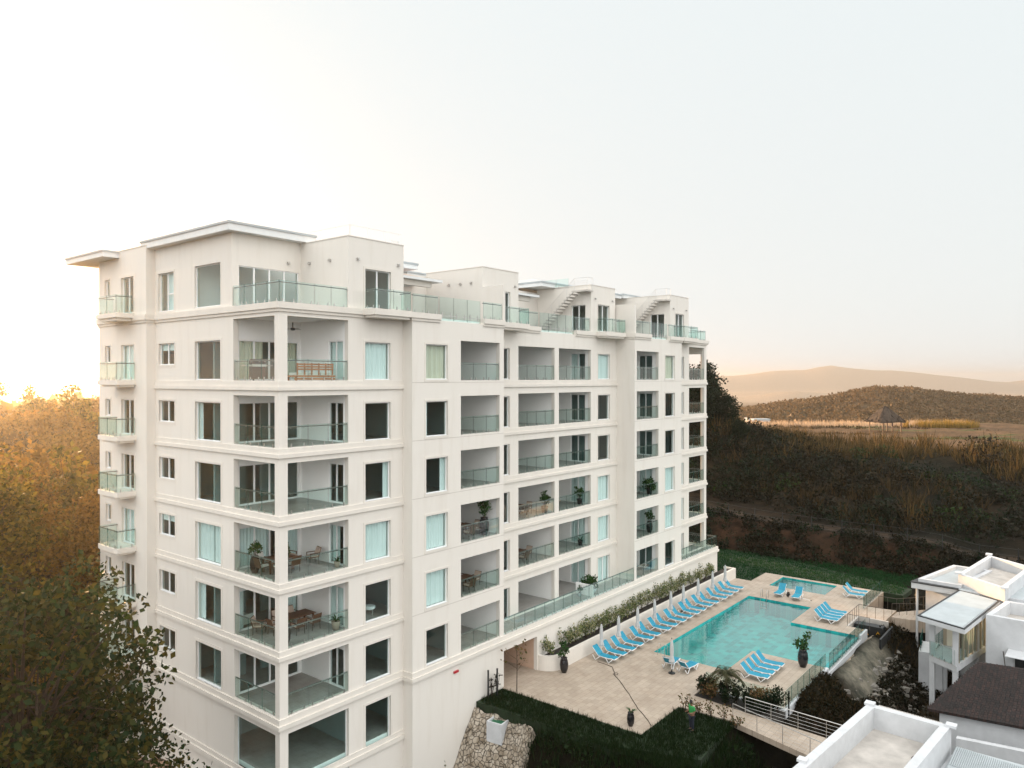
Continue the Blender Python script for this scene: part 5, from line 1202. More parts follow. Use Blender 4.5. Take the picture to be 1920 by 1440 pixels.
for _ in range(3400):
    u, v = rnd.uniform(25.2, 45.5), rnd.uniform(-22.5, -16.9)
    if u > 32.0 and v > -18.9: continue
    if u > 32.5 and rnd.random() < .55: continue
    p = UV(u, v); mp_.append((p.x, p.y, zpatch(u, v) + .05, rnd.uniform(.6, 1.3)))
scatter_bushes('mound_weeds', mp_, .12, .34, L_BRUSH, 20, .17)
sb_ = MB(); rs_ = random.Random(3)
for _ in range(420):
    u, v = rs_.uniform(27, 46), rs_.uniform(-23, -17.6)
    if u < 32 and v > -20: continue
    p = UV(u, v); z = zpatch(u, v); s = rs_.uniform(.05, .22) * (1 if rs_.random() < .8 else 1.8); q = []
    for k in range(8): q.append((p.x + s * rs_.uniform(.5, 1.1) * (1, 1, -1, -1, 1, 1, -1, -1)[k], p.y + s * rs_.uniform(.5, 1.1) * (1, -1, -1, 1, 1, -1, -1, 1)[k], z + s * rs_.uniform(.3, .7) * (-1 if k < 4 else 1)))
    sb_.hexa(q[:4], q[4:])
scatter_blades('mound_grass', [(x, y, z, s) for x, y, z, s in mp_ if toUV(x, y)[0] < 33.5 and rnd.random() < .8], .18, .5, .02, L_REED, .9, 8, .3)
tag(sb_.build('loose_stones', mat('grey_stone', (.20, .185, .16), .9, noise=.4, nscale=3)), kind='stuff')
# fence and posts beside the track
tf = empty('track_fence', (0, 0, 0), 0, 'thin wire fence with dark posts along the dirt track behind the lawn', 'wire fence')
wr = MB(); prev = None
for i in range(16):
    s_ = -4 + i * 3.4; x = 26.66 + .793 * s_ - .61 * 2.3; y = 98.85 - .61 * s_ - .793 * 2.3; z = gz(x, y)
    mb = MB(); mb.tube([(x, y, z - .3), (x, y, z + 1.7)], .05, 5); mb.build('post', M['black'], tf)
    if prev:
        for h in (.4, .9, 1.6): wr.tube([(prev[0], prev[1], prev[2] + h), (x, y, z + h)], .012, 3)
    prev = (x, y, z)
wr.build('wire', M['black'], tf)
# palapa
px, py = 78.0, 157.0; pz = gz(px, py)
pa = empty('palm_thatch_shelter', (px, py, pz), .2, 'pyramid thatched open shelter on wooden posts, on the dry plateau', 'thatched shelter')
mb = MB(); n = 28; rings = [(3.05, 2.0), (2.85, 2.35), (2.0, 3.4), (1.0, 4.5), (.12, 5.3)]; rg = []
for r_, z in rings:
    rg.append([((r_ * (1 + rnd.uniform(-.04, .04))) * max(-1, min(1, 1.25 * math.cos(2 * math.pi * k / n))), (r_ * (1 + rnd.uniform(-.04, .04))) * max(-1, min(1, 1.25 * math.sin(2 * math.pi * k / n))), z + rnd.uniform(-.12, .12)) for k in range(n)])
for a, b_ in zip(rg, rg[1:]):
    for k in range(n): mb.quad(a[k], a[(k + 1) % n], b_[(k + 1) % n], b_[k])
mb.quad(*rg[-1]); mb.quad(*[(q[0] * .95, q[1] * .95, q[2] + .1) for q in rg[0]][::-1])
for k in range(260):
    a = rnd.uniform(0, 6.28); c, s_ = max(-1, min(1, 1.25 * math.cos(a))), max(-1, min(1, 1.25 * math.sin(a))); f = rnd.random(); r_ = 2.95 - 2.8 * f; z = 2.2 + 3.0 * f
    mb.leaf((c * r_, s_ * r_, z + .15), (c * .45, s_ * .45, -.5), .1, (-s_, c, 0))
mb.build('thatched_roof', M['thatch'], pa)
for (a, b_) in ((-2.1, -2.1), (2.1, -2.1), (2.1, 2.1), (-2.1, 2.1), (0, -2.2)):
    mb = MB(); mb.tube([(a, b_, -.3), (a, b_, 2.6)], .12, 6); mb.build('post', M['wood'], pa)
# white farm building far off
fx, fy = 74.8, 229.0; fh = empty('farm_building', (fx, fy, 5.9), .12, 'small white long farm building with a row of windows, on the plateau edge', 'farm building')
mb = MB(); mb.box(-3.4, -1.3, -2, 3.4, 1.3, 2.1); mb.build('wall', M['white_paint'], fh)
mb = MB(); mb.box(-1.6, -1.45, 2.1, 3.5, 1.45, 2.5); mb.box(-3.5, -1.45, 2.1, -3.0, 1.45, 2.8); mb.build('roof', M['membrane'], fh)
for k in range(6):
    mb = MB(); mb.box(-2.6 + k * 1.0, -1.33, .9, -2.1 + k * 1.0, -1.29, 1.5); mb.build('window', M['black'], fh)
for z_, u_, v_, lb in ((1.35, 45.2, -20.6, 'yellow fire hydrant on the rough ground below the villa'),):
    h_ = thing('fire_hydrant', u_, v_, gzUV(u_, v_) - .05, 0, lb, 'fire hydrant')
    mb = MB(); mb.lathe([(.22, 0), (.22, .08), (.15, .1), (.15, .75), (.2, .78), (.2, .84), (.16, .86), (.13, 1.05), (.05, 1.15), (.05, 1.22)], 14); mb.build('body', M['hydrant'], h_, smooth=False)
    for a in (0, 1.57, 3.14):
        mb = MB(); mb.tube([(0, 0, .6), (.3 * math.cos(a), .3 * math.sin(a), .6)], .09, 8); mb.build('nozzle', M['hydrant'], h_)
# ============================================================ the villas on the right
def poly_t(name, parent, pts, z0, z1, m):
    mb = MB(); mb.prism(pts, z0, z1); return mb.build(name, M[m], parent)
def ring(name, parent, pts, th, z0, z1, m, closed=True):
    """wall of thickness th along a clockwise or counter-clockwise polygon, inside the line"""
    a = sum(pts[i][0] * pts[(i + 1) % len(pts)][1] - pts[(i + 1) % len(pts)][0] * pts[i][1] for i in range(len(pts)))
    P = [Vector(p) for p in (pts if a > 0 else pts[::-1])]; n = len(P); inn = []
    for i in range(n):
        d0 = (P[i] - P[i - 1]).normalized(); d1 = (P[(i + 1) % n] - P[i]).normalized(); n0 = Vector((-d0.y, d0.x)); n1 = Vector((-d1.y, d1.x)); bi = (n0 + n1); bi = bi / max(.3, bi.dot(n0)); inn.append(P[i] + bi * th)
    mb = MB()
    for i in range(n):
        j = (i + 1) % n; mb.prism([tuple(P[i]), tuple(P[j]), tuple(inn[j]), tuple(inn[i])], z0, z1)
    return mb.build(name, M[m], parent, fix=True)
# near villa: two roof terraces behind parapets
V1 = thing('villa', 0, 0, 0, 0, 'white flat-roofed villa in the bottom right corner, screed roof terraces behind parapets', 'villa')
A_, B_, C_, D_ = (20.86, -22.42), (4.0, -20.8), (20.64, -26.1), (20.2, -31.0)
r1 = [A_, B_, (3.6, -25.0), C_]
poly_t('house_wall', V1, [A_, (3.4, -20.9), (2.2, -36), (19.6, -37), D_], -6, 2.0, 'white_paint')
poly_t('roof_deck', V1, [(20.5, -22.7), (4, -21.2), (3.7, -24.9), (20.3, -26.1)], 2.0, 2.3, 'roofdeck')
ring('parapet', V1, [A_, B_, (3.6, -24.8), (20.64, -26.3)], .42, 2.0, 3.4, 'white_paint')
r2 = [(20.64, -26.32), (3.6, -24.82), (3.0, -31), (20.25, -30.6)]
poly_t('roof_deck', V1, [(20.3, -26.5), (3.9, -25.1), (3.3, -30.5), (19.9, -30.3)], 2.0, 2.2, 'membrane')
mb = MB()
for k in range(46):
    f0, f1 = k / 46, (k + .55) / 46; a = Vector((20.6, -26.55)) * (1 - f0) + Vector((20.2, -30.4)) * f0; b_ = Vector((20.6, -26.55)) * (1 - f1) + Vector((20.2, -30.4)) * f1
    mb.box(a.x - 2.2, b_.y, 2.42, a.x, a.y, 2.47)
mb.box(18.1, -30.4, 2.3, 20.6, -26.5, 2.42); mb.build('corrugated_strip', M['membrane'], V1)
mb = MB()
for k in range(40):
    f = k / 40; y = -22.9 - 3.0 * f; mb.box(20.9 - .22 * f, y - .03, 3.05, 21.15 - .22 * f, y + .02, 3.33)
mb.build('gravel_gutter', M['concrete'], V1)
for p, q in ((A_, .35), ((20.66, -26.2), .35), ((12.6, -21.6), .3)):
    mb = MB(); mb.box(p[0] - q, p[1] - q, 3.4, p[0] + .1, p[1] + .12, 3.52); mb.build('parapet_pier', M['white_paint'], V1)
ring('service_enclosure', V1, [(20.3, -30.7), (15.5, -30.2), (15.1, -34.5), (19.9, -35)], .3, 2.0, 3.5, 'white_paint')
poly_t('enclosure_floor', V1, [(20, -31), (15.8, -30.5), (15.4, -34.2), (19.6, -34.6)], 2.0, 2.6, 'white_paint')
for (u, v, lb) in ((18.9, -31.9, 'round pale water tank with a dark ring in the villa roof enclosure, farther one'), (16.9, -31.6, 'round pale water tank in the villa roof enclosure, nearer the camera')):
    t_ = thing('water_tank', u, v, 2.6, 0, lb, 'water tank', 'water tanks on the near villa')
    mb = MB(); mb.lathe([(.48, 0), (.5, .5), (.5, .85), (.3, 1.0), (.12, 1.04)], 20); mb.build('tank_body', M['tank'], t_, smooth=False)
    mb = MB(); mb.tube([(.52 * math.cos(a), .52 * math.sin(a), .55) for a in np.linspace(0, 6.283, 24)], .03, 5); mb.build('tank_ring', M['black'], t_)
mb = MB(); mb.tube([(.35 * math.cos(a), 0, .1 + .38 * abs(math.sin(a))) for a in np.linspace(0, 3.14, 12)] + [(-.3, .1, .03), (-1.4, .5, .03), (-2.2, .4, .03)], .03, 5)
o = mb.build('garden_hose', M['hose'], None, UV(19.7, -25.5, 2.31), TH); tag(o, 'short coiled dark hose in the parapet corner of the near villa roof', 'hose')
# middle villa: flat slabs, glazed terrace wing on columns
V2 = thing('villa', 0, 0, 0, 0, 'white villa with overlapping flat roof slabs and a glazed terrace wing on columns', 'villa')
SA = [(49.45, -18.95), (57.7, -20.7), (56.9, -40), (48.6, -40), (49.2, -25.4), (49.26, -22.53)]
poly_t('roof_slab', V2, SA, 2.72, 3.2, 'white_paint'); poly_t('roof_membrane', V2, [(49.6, -19.2), (57.5, -20.9), (56.7, -39.8), (48.9, -39.8), (49.3, -25.4), (49.4, -22.6)], 3.2, 3.215, 'membrane'); poly_t('roof_edge', V2, [(49.38, -18.87), (57.8, -20.62), (57.8, -21.0), (49.8, -19.3), (49.6, -22.45), (49.18, -22.5)], 3.2, 3.27, 'black')
ring('upstand', V2, [(49.9, -19.4), (57.2, -20.95), (57, -24), (49.7, -22.6)], .35, 3.2, 3.5, 'white_paint')
SB = [(39.66, -21.25), (38.33, -24.44), (47.89, -25.55), (49.24, -22.5)]
poly_t('terrace_roof', V2, SB, 2.84, 3.16, 'white_paint'); poly_t('terrace_roof_top', V2, [(39.95, -21.42), (38.7, -24.25), (47.7, -25.3), (49.2, -22.65)], 3.16, 3.21, 'membrane')
ring('roof_edge', V2, [(39.66, -21.25), (38.33, -24.44), (47.89, -25.55), (49.24, -22.5)], .12, 3.16, 3.23, 'black')
BX = [(50.51, -22.3), (59.94, -23.4), (57.07, -26.96), (47.64, -25.85)]
ring('roof_parapet', V2, BX, .35, 3.2, 4.25, 'white_paint'); poly_t('roof_deck', V2, [(50.6, -22.8), (59, -23.7), (56.9, -26.5), (48.4, -25.6)], 3.2, 3.35, 'roofdeck')
for p in BX[:2] + BX[3:]:
    mb = MB(); mb.box(p[0] - .25, p[1] - .25, 4.25, p[0] + .35, p[1] + .25, 4.38); mb.build('parapet_pier', M['white_paint'], V2)
FLR = [(41.2, -21.75), (39.85, -23.75), (47.2, -25.0), (48.6, -22.6)]
poly_t('terrace_floor', V2, FLR, -.45, -.02, 'white_paint')
M['warm'] = mat('warm_inner_wall', (.45, .36, .27), .8)
for i, (u, v) in enumerate([(41.3, -21.95), (40.15, -23.62), (44.6, -24.35), (44.9, -22.2), (47.0, -24.8)]):
    mb = MB(); mb.box(u - .17, v - .17, -5, u + .17, v + .17, -.45); mb.build('column', M['white_paint'], V2)
    mb = MB(); mb.box(u - .17, v - .17, -.02, u + .17, v + .17, 2.84); mb.build('column', M['white_paint'], V2)
for i in range(7):
    f = (i + .7) / 8; a = Vector((40.15, -23.6)) * (1 - f) + Vector((47.2, -24.9)) * f
    mb = MB(); mb.box(a.x - .09, a.y - .08, -.02, a.x + .09, a.y + .08, 2.84); mb.build('mullion', M['warm'], V2)
mb = MB(); a, b_ = Vector((40.3, -23.72)), Vector((47.1, -24.92)); mb.prism([tuple(a), tuple(b_), (b_.x, b_.y + .03), (a.x, a.y + .03)], .02, 2.8); mb.build('glass_wall', M['rglass'], V2)
mb = MB(); mb.box(44.2, -24.3, -.02, 44.4, -22.2, 2.84); mb.build('inner_wall', M['warm'], V2)
for j, v in enumerate((-24.0, -23.3, -22.7)):
    mb = MB(); mb.box(44.14, v - .25, 0, 44.19, v + .25, 2.2); mb.build('door', M['wood'] if j == 1 else M['curtain_warm'], V2)
g_ = rail([(41.1, -21.85), (39.95, -23.6)], -.02, h=1.1, parent=V2, ins=-1, hand=False); rail([(48.4, -22.45), (41.1, -21.8)], -.02, h=1.1, parent=V2, ins=-1, hand=False)
poly_t('house_wall', V2, [(50.3, -19.9), (57, -21.3), (56, -39), (50.0, -38), (48.2, -24.6)], -5, 2.72, 'white_paint')
mb = MB(); mb.tube([(49.75, -19.35, -5), (49.75, -19.35, 2.72)], .1, 8); mb.build('column', M['white_paint'], V2)
mb = MB(); mb.box(50.26, -21.9, 0, 50.33, -21.0, 2.1); mb.build('door', M['warm'], V2)
mb = MB(); mb.prism([(44.2, -20.5), (47.0, -20.2), (47.6, -22.0), (44.6, -22.1)], -5, -.9); mb.build('lower_wall', M['white_paint'], V2); rail([(44.25, -20.6), (46.9, -20.3)], -.9, h=1.1, parent=V2, ins=-1, hand=False)
mb = MB(); mb.box(41.0, -23.8, -5.2, 48.0, -21.9, -4.9); mb.build('lower_slab', M['concrete'], V2)
# white annex at the right edge
V3 = thing('villa_annex', 0, 0, 0, 0, 'white box annex with a small awning over a dark doorway at the right edge', 'annex')
q = [(42.52, -25.2), (47.6, -25.95), (47.2, -40), (41.5, -40)]
poly_t('house_wall', V3, q, -1.5, 2.3, 'white_paint'); ring('roof_parapet', V3, q, .35, 2.3, 3.35, 'white_paint'); poly_t('roof_deck', V3, [(42.9, -25.6), (47.2, -26.2), (47, -39), (42, -39)], 2.3, 2.45, 'roofdeck')
mb = MB(); mb.quad((42.4, -26.6, 1.15), (42.2, -31, 1.15), (41.0, -31, .95), (41.2, -26.5, .95)); mb.quad((42.4, -26.6, 1.2), (41.2, -26.5, 1.0), (41.0, -31, 1.0), (42.2, -31, 1.2)); mb.quad((41.2, -26.5, .95), (41.0, -31, .95), (41.0, -31, 1.0), (41.2, -26.5, 1.0)); mb.build('awning', M['white_paint'], V3)
mb = MB(); mb.box(42.28, -29.9, -1.4, 42.36, -27.0, 1.0); mb.build('doorway', M['black'], V3); mb = MB(); mb.box(42.1, -31, -1.4, 42.2, -28.4, 1.0); mb.build('curtain', M['curtain'], V3)
mb = MB(); mb.tube([(42.2, -26.3, 1.0), (42.1, -26.5, -.6)], .03, 5); mb.build('downpipe', M['dsteel'], V3)
# dark tiled roof between the villas
V4 = thing('tiled_roof_house', 0, 0, 0, 0, 'low house with a large dark brown tiled roof between the white villas', 'house')
ev_ = [(30.4, -23.56, 0), (32.0, -34, 0), (38.3, -34, 1.55), (36.6, -25.45, 1.55)]
mb = MB(); mb.hexa([(x, y, z) for x, y, z in ev_], [(x, y, z + .14) for x, y, z in ev_]); mb.build('tiled_roof', M['roof_tile'], V4, fix=True)
mb = MB(); rnd2 = random.Random(4)
for k in range(70):
    for j in range(26):
        f, g2 = (k + rnd2.uniform(-.1, .1)) / 70, (j + .5) / 26
        a = Vector(ev_[0]).lerp(Vector(ev_[1]), f); b_ = Vector(ev_[3]).lerp(Vector(ev_[2]), f); c = a.lerp(b_, g2); s_ = .11 + .03 * rnd2.random()
        mb.quad((c.x - s_, c.y - .06, c.z + .145), (c.x - s_, c.y + .06, c.z + .145), (c.x + s_, c.y + .06, c.z + .17 + .03 * rnd2.random()), (c.x + s_, c.y - .06, c.z + .17 + .03 * rnd2.random()))
mb.build('roof_tiles', M['roof_tile'], V4)
poly_t('house_wall', V4, [(31.0, -24.1), (32.6, -34), (38.4, -34), (37.0, -25.6)], -6, -.02, 'white_paint')
poly_t('side_wall', V4, [(29.6, -25.2), (31.1, -34), (31.5, -34), (30.0, -25.2)], -6, -.9, 'white_paint')
V5 = thing('far_villa', 66.5, -29.5, 0, -.1, 'thin white roof slab of another villa at the extreme right edge', 'villa')
mb = MB(); mb.box(0, -8, 4.2, 7, 0, 4.5); mb.build('roof_slab', M['white_paint'], V5); mb = MB(); mb.box(.8, -7.5, -3, 6.5, -.8, 4.2); mb.build('house_wall', M['white_paint'], V5)

# ============================================================ things on the balconies
def chair_proto(cush):
    t_ = thing('patio_chair', 0, 0, 0, 0, 'x', 'chair', 'patio chairs on the balconies')
    for (x, y) in ((.26, .26), (.26, -.26), (-.26, .26), (-.26, -.26)):
        mb = MB(); mb.tube([(x, y, 0), (x * .95, y * .95, .4)], .018, 5); mb.build('leg', M['dsteel'], t_)
    mb = MB(); mb.box(-.28, -.28, .38, .3, .28, .42); mb.hexa([(-.24, -.27, .4), (-.24, .27, .4), (-.28, .27, .4), (-.28, -.27, .4)], [(-.38, -.27, .9), (-.38, .27, .9), (-.42, .27, .9), (-.42, -.27, .9)])
    for y in (-.28, .28): mb.box(-.3, y - .02, .6, .24, y + .02, .64); mb.box(.2, y - .02, .4, .24, y + .02, .6)
    mb.build('frame', M['wicker'], t_, fix=True)
    mb = MB(); mb.box(-.24, -.25, .42, .28, .25, .5); mb.hexa([(-.2, -.25, .5), (-.2, .25, .5), (-.25, .25, .5), (-.25, -.25, .5)], [(-.34, -.25, .88), (-.34, .25, .88), (-.39, .25, .88), (-.39, -.25, .88)]); mb.build('cushion', M[cush], t_, fix=True)
    return t_
def table(U, V, z, l, w, label, rot=0):
    t_ = thing('dining_table', U, V, z, rot, label, 'table', 'tables on the balconies')
    mb = MB(); mb.box(-l / 2, -w / 2, .70, l / 2, w / 2, .75); mb.build('table_top', M['wood'], t_)
    for x in (-1, 1):
        for y in (-1, 1):
            mb = MB(); mb.box(x * (l / 2 - .12) - .04, y * (w / 2 - .1) - .04, 0, x * (l / 2 - .12) + .04, y * (w / 2 - .1) + .04, .70); mb.build('leg', M['wood'], t_)
cp = chair_proto('cushion'); cp2 = chair_proto('cushion_w'); used = {id(cp): 0, id(cp2): 0}
def chair(src, U, V, z, rot, label):
    if not used[id(src)]: used[id(src)] = 1; src.location = UV(U, V, z); src.rotation_euler = (0, 0, TH + rot); src['label'] = label
    else: place(src, U, V, z, rot, label)
F1, F2, F5 = 6.9, 10.3, 20.5
table(2.7, 2.45, F1, 1.9, 1.0, 'dark wooden dining table on the corner balcony second from the bottom')
for k, (u, v, r_, w) in enumerate([(2.2, 1.6, 1.57, 'nearest the glass, left'), (3.2, 1.6, 1.6, 'nearest the glass, right'), (2.2, 3.3, -1.57, 'behind the table, left'), (3.1, 3.3, -1.5, 'behind the table, right'), (1.4, 2.5, 0, 'at the table end by the column')]):
    chair(cp, u, v, F1, r_, f'beige dining chair {w}, second lowest corner balcony')
chair(cp, .9, 3.2, F1, -.9, 'reclined lounge chair by the sliding doors of the second lowest corner balcony')
table(1.5, 2.4, F2, 1.6, .95, 'dining table with white cushioned chairs on the third lowest corner balcony')
for k, (u, v, r_, w) in enumerate([(1.1, 1.6, 1.57, 'near the column, left'), (1.9, 1.6, 1.57, 'near the column, right'), (1.1, 3.2, -1.57, 'behind the table, left'), (.6, 2.4, 0, 'at the left table end')]):
    chair(cp2, u, v, F2, r_, f'white cushioned chair {w}, third lowest corner balcony')
chair(cp, 2.9, 3.3, F2, -1.4, 'tall beige chair against the back wall, third lowest corner balcony'); chair(cp, 3.6, 2.2, F2, 2.9, 'grey brown lounge chair near the side door, third lowest corner balcony')
for nm, z, d0 in (('third lowest', F2, 0), ('second lowest', F1, 1)):
    table(14.2, .6, z, 1.5, .9, f'dark table on the {nm} balcony of the projecting white wall')
    for k, (u, v, r_, w) in enumerate([(14.9, 1.5, -1.57, 'behind right'), (14.0, 1.5, -1.57, 'behind left'), (15.2, .5, 3.14, 'at the right end'), (13.9, -.2, 1.57, 'nearest the glass')]):
        chair(cp, u, v, z, r_, f'chair {w} at the table, {nm} balcony of the projecting wall')
    table(22.2, 2.4, z, 1.6, .9, f'dark table on the {nm} wide balcony of the recessed wall')
    for k, (u, v, r_, w) in enumerate([(22.0, 3.2, -1.57, 'behind left'), (22.9, 3.2, -1.57, 'behind right'), (23.3, 2.4, 3.14, 'at the right end'), (22.1, 1.75, 1.57, 'nearest the glass')]):
        chair(cp, u, v, z, r_, f'chair {w} of the table, {nm} wide recessed balcony')
    chair(cp, 28.4, 3.6, z, -.6, f'lone brown armchair by the sliding door, {nm} narrow recessed balcony')
chair(cp, 28.4, 3.6, 3.5, -.6, 'lone brown armchair by the sliding door, lowest recessed terrace')
for (u, v, z, s_, lb, kd, pt_) in [
        (.45, 2.9, F2, .9, 'black vase plant by the left glass, third lowest corner balcony', 'bush', 'tall'), (.75, .75, F2, 1.0, 'black vase plant behind the corner column, third lowest balcony', 'bush', 'tall'),
        (4.0, .55, F2, .7, 'bright leafed plant in a tan bowl, third lowest corner balcony', 'spiky', 'short'), (3.95, .6, F1, 1.0, 'small dark plant in a tan pot, second lowest corner balcony', 'spiky', 'short'), (.8, .7, F1, 1.0, 'spiky plant behind the corner column, second lowest balcony', 'spiky', 'tall'),
        (15.5, -.1, F2, 1.15, 'tall plant in a black vase on the third lowest projecting balcony', 'bush', 'tall'), (24.5, 1.6, F2, 1.1, 'leafy plant at the right end of the wide recessed balcony', 'bush', 'short'),
        (29.5, 1.7, F2, 1.0, 'leafy plant on the third lowest narrow recessed balcony', 'bush', 'short'), (29.6, 1.7, F1, .9, 'dark plant on the second lowest narrow recessed balcony', 'spiky', 'short'),
        (37.8, -.2, F2, 1.1, 'feathery plant on the third lowest balcony of the far wall', 'big', 'short'), (37.8, -.2, F1, 1.0, 'tall plant in a black pot on the second lowest balcony of the far wall', 'bush', 'tall'),
        (28.5, .1, 3.48, 1.1, 'round bush in a white bowl on the long lowest terrace', 'big', 'bowl'), (27.4, .3, 3.48, .6, 'small plant in a white trough beside the terrace screen', 'bush', 'short')]:
    if pt_ == 'short' and 'tan' in lb: pm = 'cushion'
    elif pt_ == 'bowl' or 'white trough' in lb: pm = 'white_paint'
    else: pm = 'blackpot'
    potted(u, v, z, s_, lb, kd, pt_, pm)
g_ = thing('barbecue_grill', .75, 3.1, F5, -.2, 'black gas barbecue with side shelves on the highest corner balcony', 'barbecue')
mb = MB(); mb.box(-.35, -.25, .08, .35, .25, .75); mb.build('cabinet', M['black'], g_)
mb = MB(); mb.box(-.75, -.24, .78, .75, .24, .82); mb.box(-.38, -.3, .74, .38, -.24, .86); mb.build('shelf', M['steel'], g_)
mb = MB(); n = 10
pr = [(-.24 + .0, .84)] + [(.24 * -math.cos(a), .86 + .28 * math.sin(a)) for a in np.linspace(0, math.pi, n)]
mb.hexa([(-.37, y, z) for y, z in pr], [(.37, y, z) for y, z in pr]); mb.build('lid', M['black'], g_, fix=True)
for x in (-.28, .28):
    mb = MB(); mb.tube([(x - .03, -.2, .06), (x + .03, -.2, .06)], .06, 8); mb.build('wheel', M['black'], g_)
s_ = thing('pallet_sofa', 2.6, .95, F5, 0, 'orange wooden slatted sofa with white cushions behind the top corner balcony glass', 'sofa')
mb = MB()
for z in (.55, .68, .81): mb.box(-1.15, -.45, z, 1.15, -.41, z + .09)
for x in (-1.15, -.7, -.25, .2, .65, 1.09): mb.box(x, -.42, .3, x + .06, -.36, .92)
mb.build('backrest', M['wood2'], s_)
mb = MB(); mb.box(-1.3, -.42, .18, 1.3, .4, .28); mb.box(-1.3, -.42, .04, 1.3, -.36, .14); mb.build('seat_frame', M['wood2'], s_)
for k in range(3):
    mb = MB(); mb.box(-1.1 + k * .75, -.35, .28, -.42 + k * .75, .35, .42); mb.build('cushion', M['cushion_w'], s_)
for x in (-1.2, 1.1):
    for y in (-.38, .3):
        mb = MB(); mb.box(x, y, 0, x + .08, y + .08, .18); mb.build('leg', M['wood2'], s_)
s_ = thing('white_sofa', 1.3, 6.0, F1, 1.57, 'white sofa seen through the big window at the second lowest floor', 'sofa')
mb = MB(); mb.box(-1, -.4, .1, 1, .4, .42); mb.build('seat', M['cushion_w'], s_); mb = MB(); mb.box(-1, .25, .42, 1, .45, .85); mb.build('backrest', M['cushion_w'], s_)
for x in (-1.15, 1.0):
    mb = MB(); mb.box(x, -.4, .1, x + .15, .45, .62); mb.build('armrest', M['cushion_w'], s_)
s_ = thing('bed', 6.6, 3.0, F1, 0, 'white bed seen through the window right of the second lowest corner balcony', 'bed')
mb = MB(); mb.box(-.9, -.2, .12, .6, 1.8, .5); mb.build('mattress', M['cushion_w'], s_); mb = MB(); mb.box(-.7, 1.45, .5, .4, 1.75, .85); mb.build('pillow', M['curtain'], s_)
s_ = thing('ottoman', 6.9, 1.3, F1, 0, 'pale ottoman on thin legs behind the bedroom window', 'ottoman')
mb = MB(); mb.lathe([(.3, .28), (.36, .32), (.36, .42), (.3, .46)], 14); mb.build('seat', M['curtain'], s_)
for a in (0, 1.57, 3.14, 4.71):
    mb = MB(); mb.tube([(.3 * math.cos(a), .3 * math.sin(a), 0), (.25 * math.cos(a), .25 * math.sin(a), .3)], .015, 4); mb.build('leg', M['steel'], s_)

# ============================================================ the man on the lawn
def skin_body(name, joints, edges, m, parent, lev=2):
    me = bpy.data.meshes.new(name); me.from_pydata([j[:3] for j in joints], edges, []); o = bpy.data.objects.new(name, me); COL.objects.link(o)
    o.modifiers.new('s', 'SKIN'); sk = me.skin_vertices[0].data if me.skin_vertices else None
    if sk is None:
        bpy.context.view_layer.objects.active = o; bpy.ops.mesh.customdata_skin_add(); sk = me.skin_vertices[0].data
    for i, j in enumerate(joints): sk[i].radius = (j[3], j[4] if len(j) > 4 else j[3])
    sk[0].use_root = True; u = o.modifiers.new('u', 'SUBSURF'); u.levels = lev; u.render_levels = lev
    dg = bpy.context.evaluated_depsgraph_get(); m2 = bpy.data.meshes.new_from_object(o.evaluated_get(dg)); bpy.data.objects.remove(o)
    m2.polygons.foreach_set('use_smooth', [True] * len(m2.polygons)); m2.materials.clear(); m2.materials.append(m); r_ = bpy.data.objects.new(name, m2); COL.objects.link(r_); r_.parent = parent; return r_
man = thing('person', 18.84, -13.3, -.03, 2.6, 'man in green shirt and dark trousers standing on the lawn, seen from behind', 'person')
# faces +x, head slightly bowed, forearms raised in front
J = [(0, 0, .95, .14, .17), (0, 0, 1.15, .13, .16), (.0, 0, 1.36, .13, .19), (.01, 0, 1.48, .07, .09), (.03, 0, 1.56, .055), (.06, 0, 1.65, .085, .075), (.08, 0, 1.73, .07),
     (-.01, .19, 1.42, .065), (-.03, .25, 1.14, .048), (.22, .17, 1.12, .038), (.27, .14, 1.13, .034), (-.01, -.19, 1.42, .065), (-.03, -.25, 1.14, .048), (.22, -.17, 1.12, .038), (.27, -.14, 1.13, .034),
     (0, .10, .86, .095), (.01, .11, .48, .065), (-.02, .12, .10, .045), (.12, .14, .04, .04), (0, -.10, .86, .095), (.01, -.12, .48, .065), (-.02, -.13, .10, .045), (.12, -.15, .04, .04)]
Eg = [(0, 1), (1, 2), (2, 3), (3, 4), (4, 5), (5, 6), (2, 7), (7, 8), (8, 9), (9, 10), (2, 11), (11, 12), (12, 13), (13, 14), (0, 15), (15, 16), (16, 17), (17, 18), (0, 19), (19, 20), (20, 21), (21, 22)]
body = skin_body('body', J, Eg, M['skin'], man)
for s_ in (1, -1):
    for f_ in range(4):
        y = s_ * (.14 - .0) + (f_ - 1.5) * .02; L = [.075, .085, .08, .06][f_]
        skin_body('finger', [(.285, y, 1.135, .009), (.285 + L * .6, y - s_ * .005, 1.14, .008), (.285 + L, y - s_ * .01, 1.12, .007)], [(0, 1), (1, 2)], M['skin'], man, 1)
    skin_body('thumb', [(.26, s_ * .12, 1.15, .011), (.29, s_ * .09, 1.17, .010), (.31, s_ * .085, 1.17, .008)], [(0, 1), (1, 2)], M['skin'], man, 1)
sh = [(0, 0, .93, .165, .19), (0, 0, 1.15, .155, .185), (0, 0, 1.36, .15, .21), (.01, 0, 1.47, .09, .11), (-.01, .195, 1.42, .085), (-.03, .24, 1.22, .072), (-.01, -.195, 1.42, .085), (-.03, -.24, 1.22, .072)]
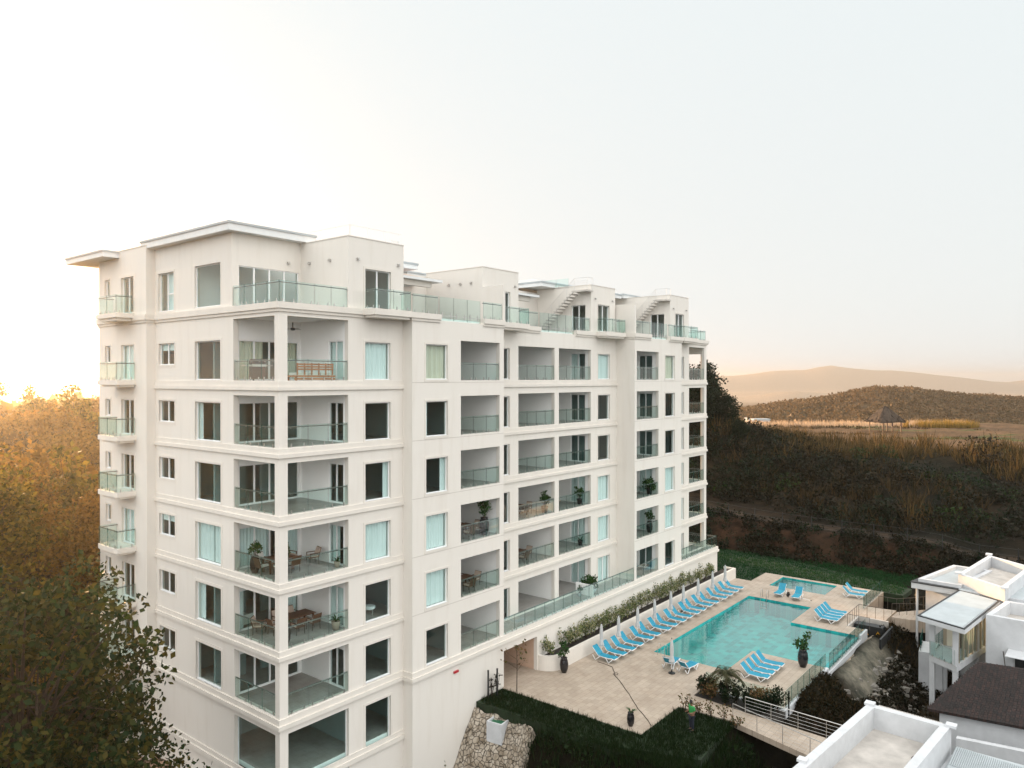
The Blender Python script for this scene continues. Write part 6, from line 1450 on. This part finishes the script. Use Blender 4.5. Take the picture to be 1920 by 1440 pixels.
skin_body('shirt', sh, [(0, 1), (1, 2), (2, 3), (2, 4), (4, 5), (2, 6), (6, 7)], M['shirt'], man)
skin_body('trousers', [(0, 0, .93, .15, .17), (0, .10, .84, .11), (.01, .11, .48, .085), (-.02, .12, .12, .07), (0, -.10, .84, .11), (.01, -.12, .48, .085), (-.02, -.13, .12, .07)], [(0, 1), (1, 2), (2, 3), (0, 4), (4, 5), (5, 6)], M['trousers'], man)
mb = MB(); mb.lathe([(.02, .125), (.06, .115), (.092, .07), (.10, .0), (.09, -.05), (.07, -.08)][::-1], 16, (.045, 0, 1.70)); mb.build('hair', M['hair'], man, smooth=True)
for s_ in (1, -1):
    mb = MB(); mb.box(-.09, s_ * .13 - .05, 0, .19, s_ * .14 + .05, .09); mb.build('shoe', M['black'], man)
# faces: eyes, nose, mouth, ears (turned away from the camera)
mb = MB(); mb.lathe([(.0, 0), (.012, .01), (.012, .03), (0, .045)], 8, (.155, 0, 1.655)); mb.build('nose', M['skin'], man)
for s_ in (1, -1):
    mb = MB(); mb.lathe([(.0, 0), (.012, .006), (.012, .016), (0, .022)], 8, (.138, s_ * .03, 1.69)); mb.build('eye', M['curtain'], man)
    mb = MB(); mb.lathe([(.0, 0), (.016, .012), (.018, .035), (0, .055)], 8, (.055, s_ * .088, 1.66)); mb.build('ear', M['skin'], man)
mb = MB(); mb.box(.138, -.022, 1.622, .148, .022, 1.632); mb.build('mouth', M['red'], man)

# ============================================================ the air
hz = MB(); hz.box(-5200, -1500, float(ZZ.min()) - 1.5, 5600, 7600, max(64.0, float(ZZ.max()) + 3))
hm = bpy.data.materials.new('haze_air'); hm.use_nodes = True; t = hm.node_tree; t.nodes.clear()
o_ = t.nodes.new('ShaderNodeOutputMaterial'); pv = t.nodes.new('ShaderNodeVolumePrincipled')
pv.inputs['Color'].default_value = (1.0, .93, .85, 1); pv.inputs['Density'].default_value = HAZE; pv.inputs['Anisotropy'].default_value = HAZE_G
t.links.new(pv.outputs[0], o_.inputs['Volume']); ho = hz.build('haze', hm); tag(ho, kind='stuff')
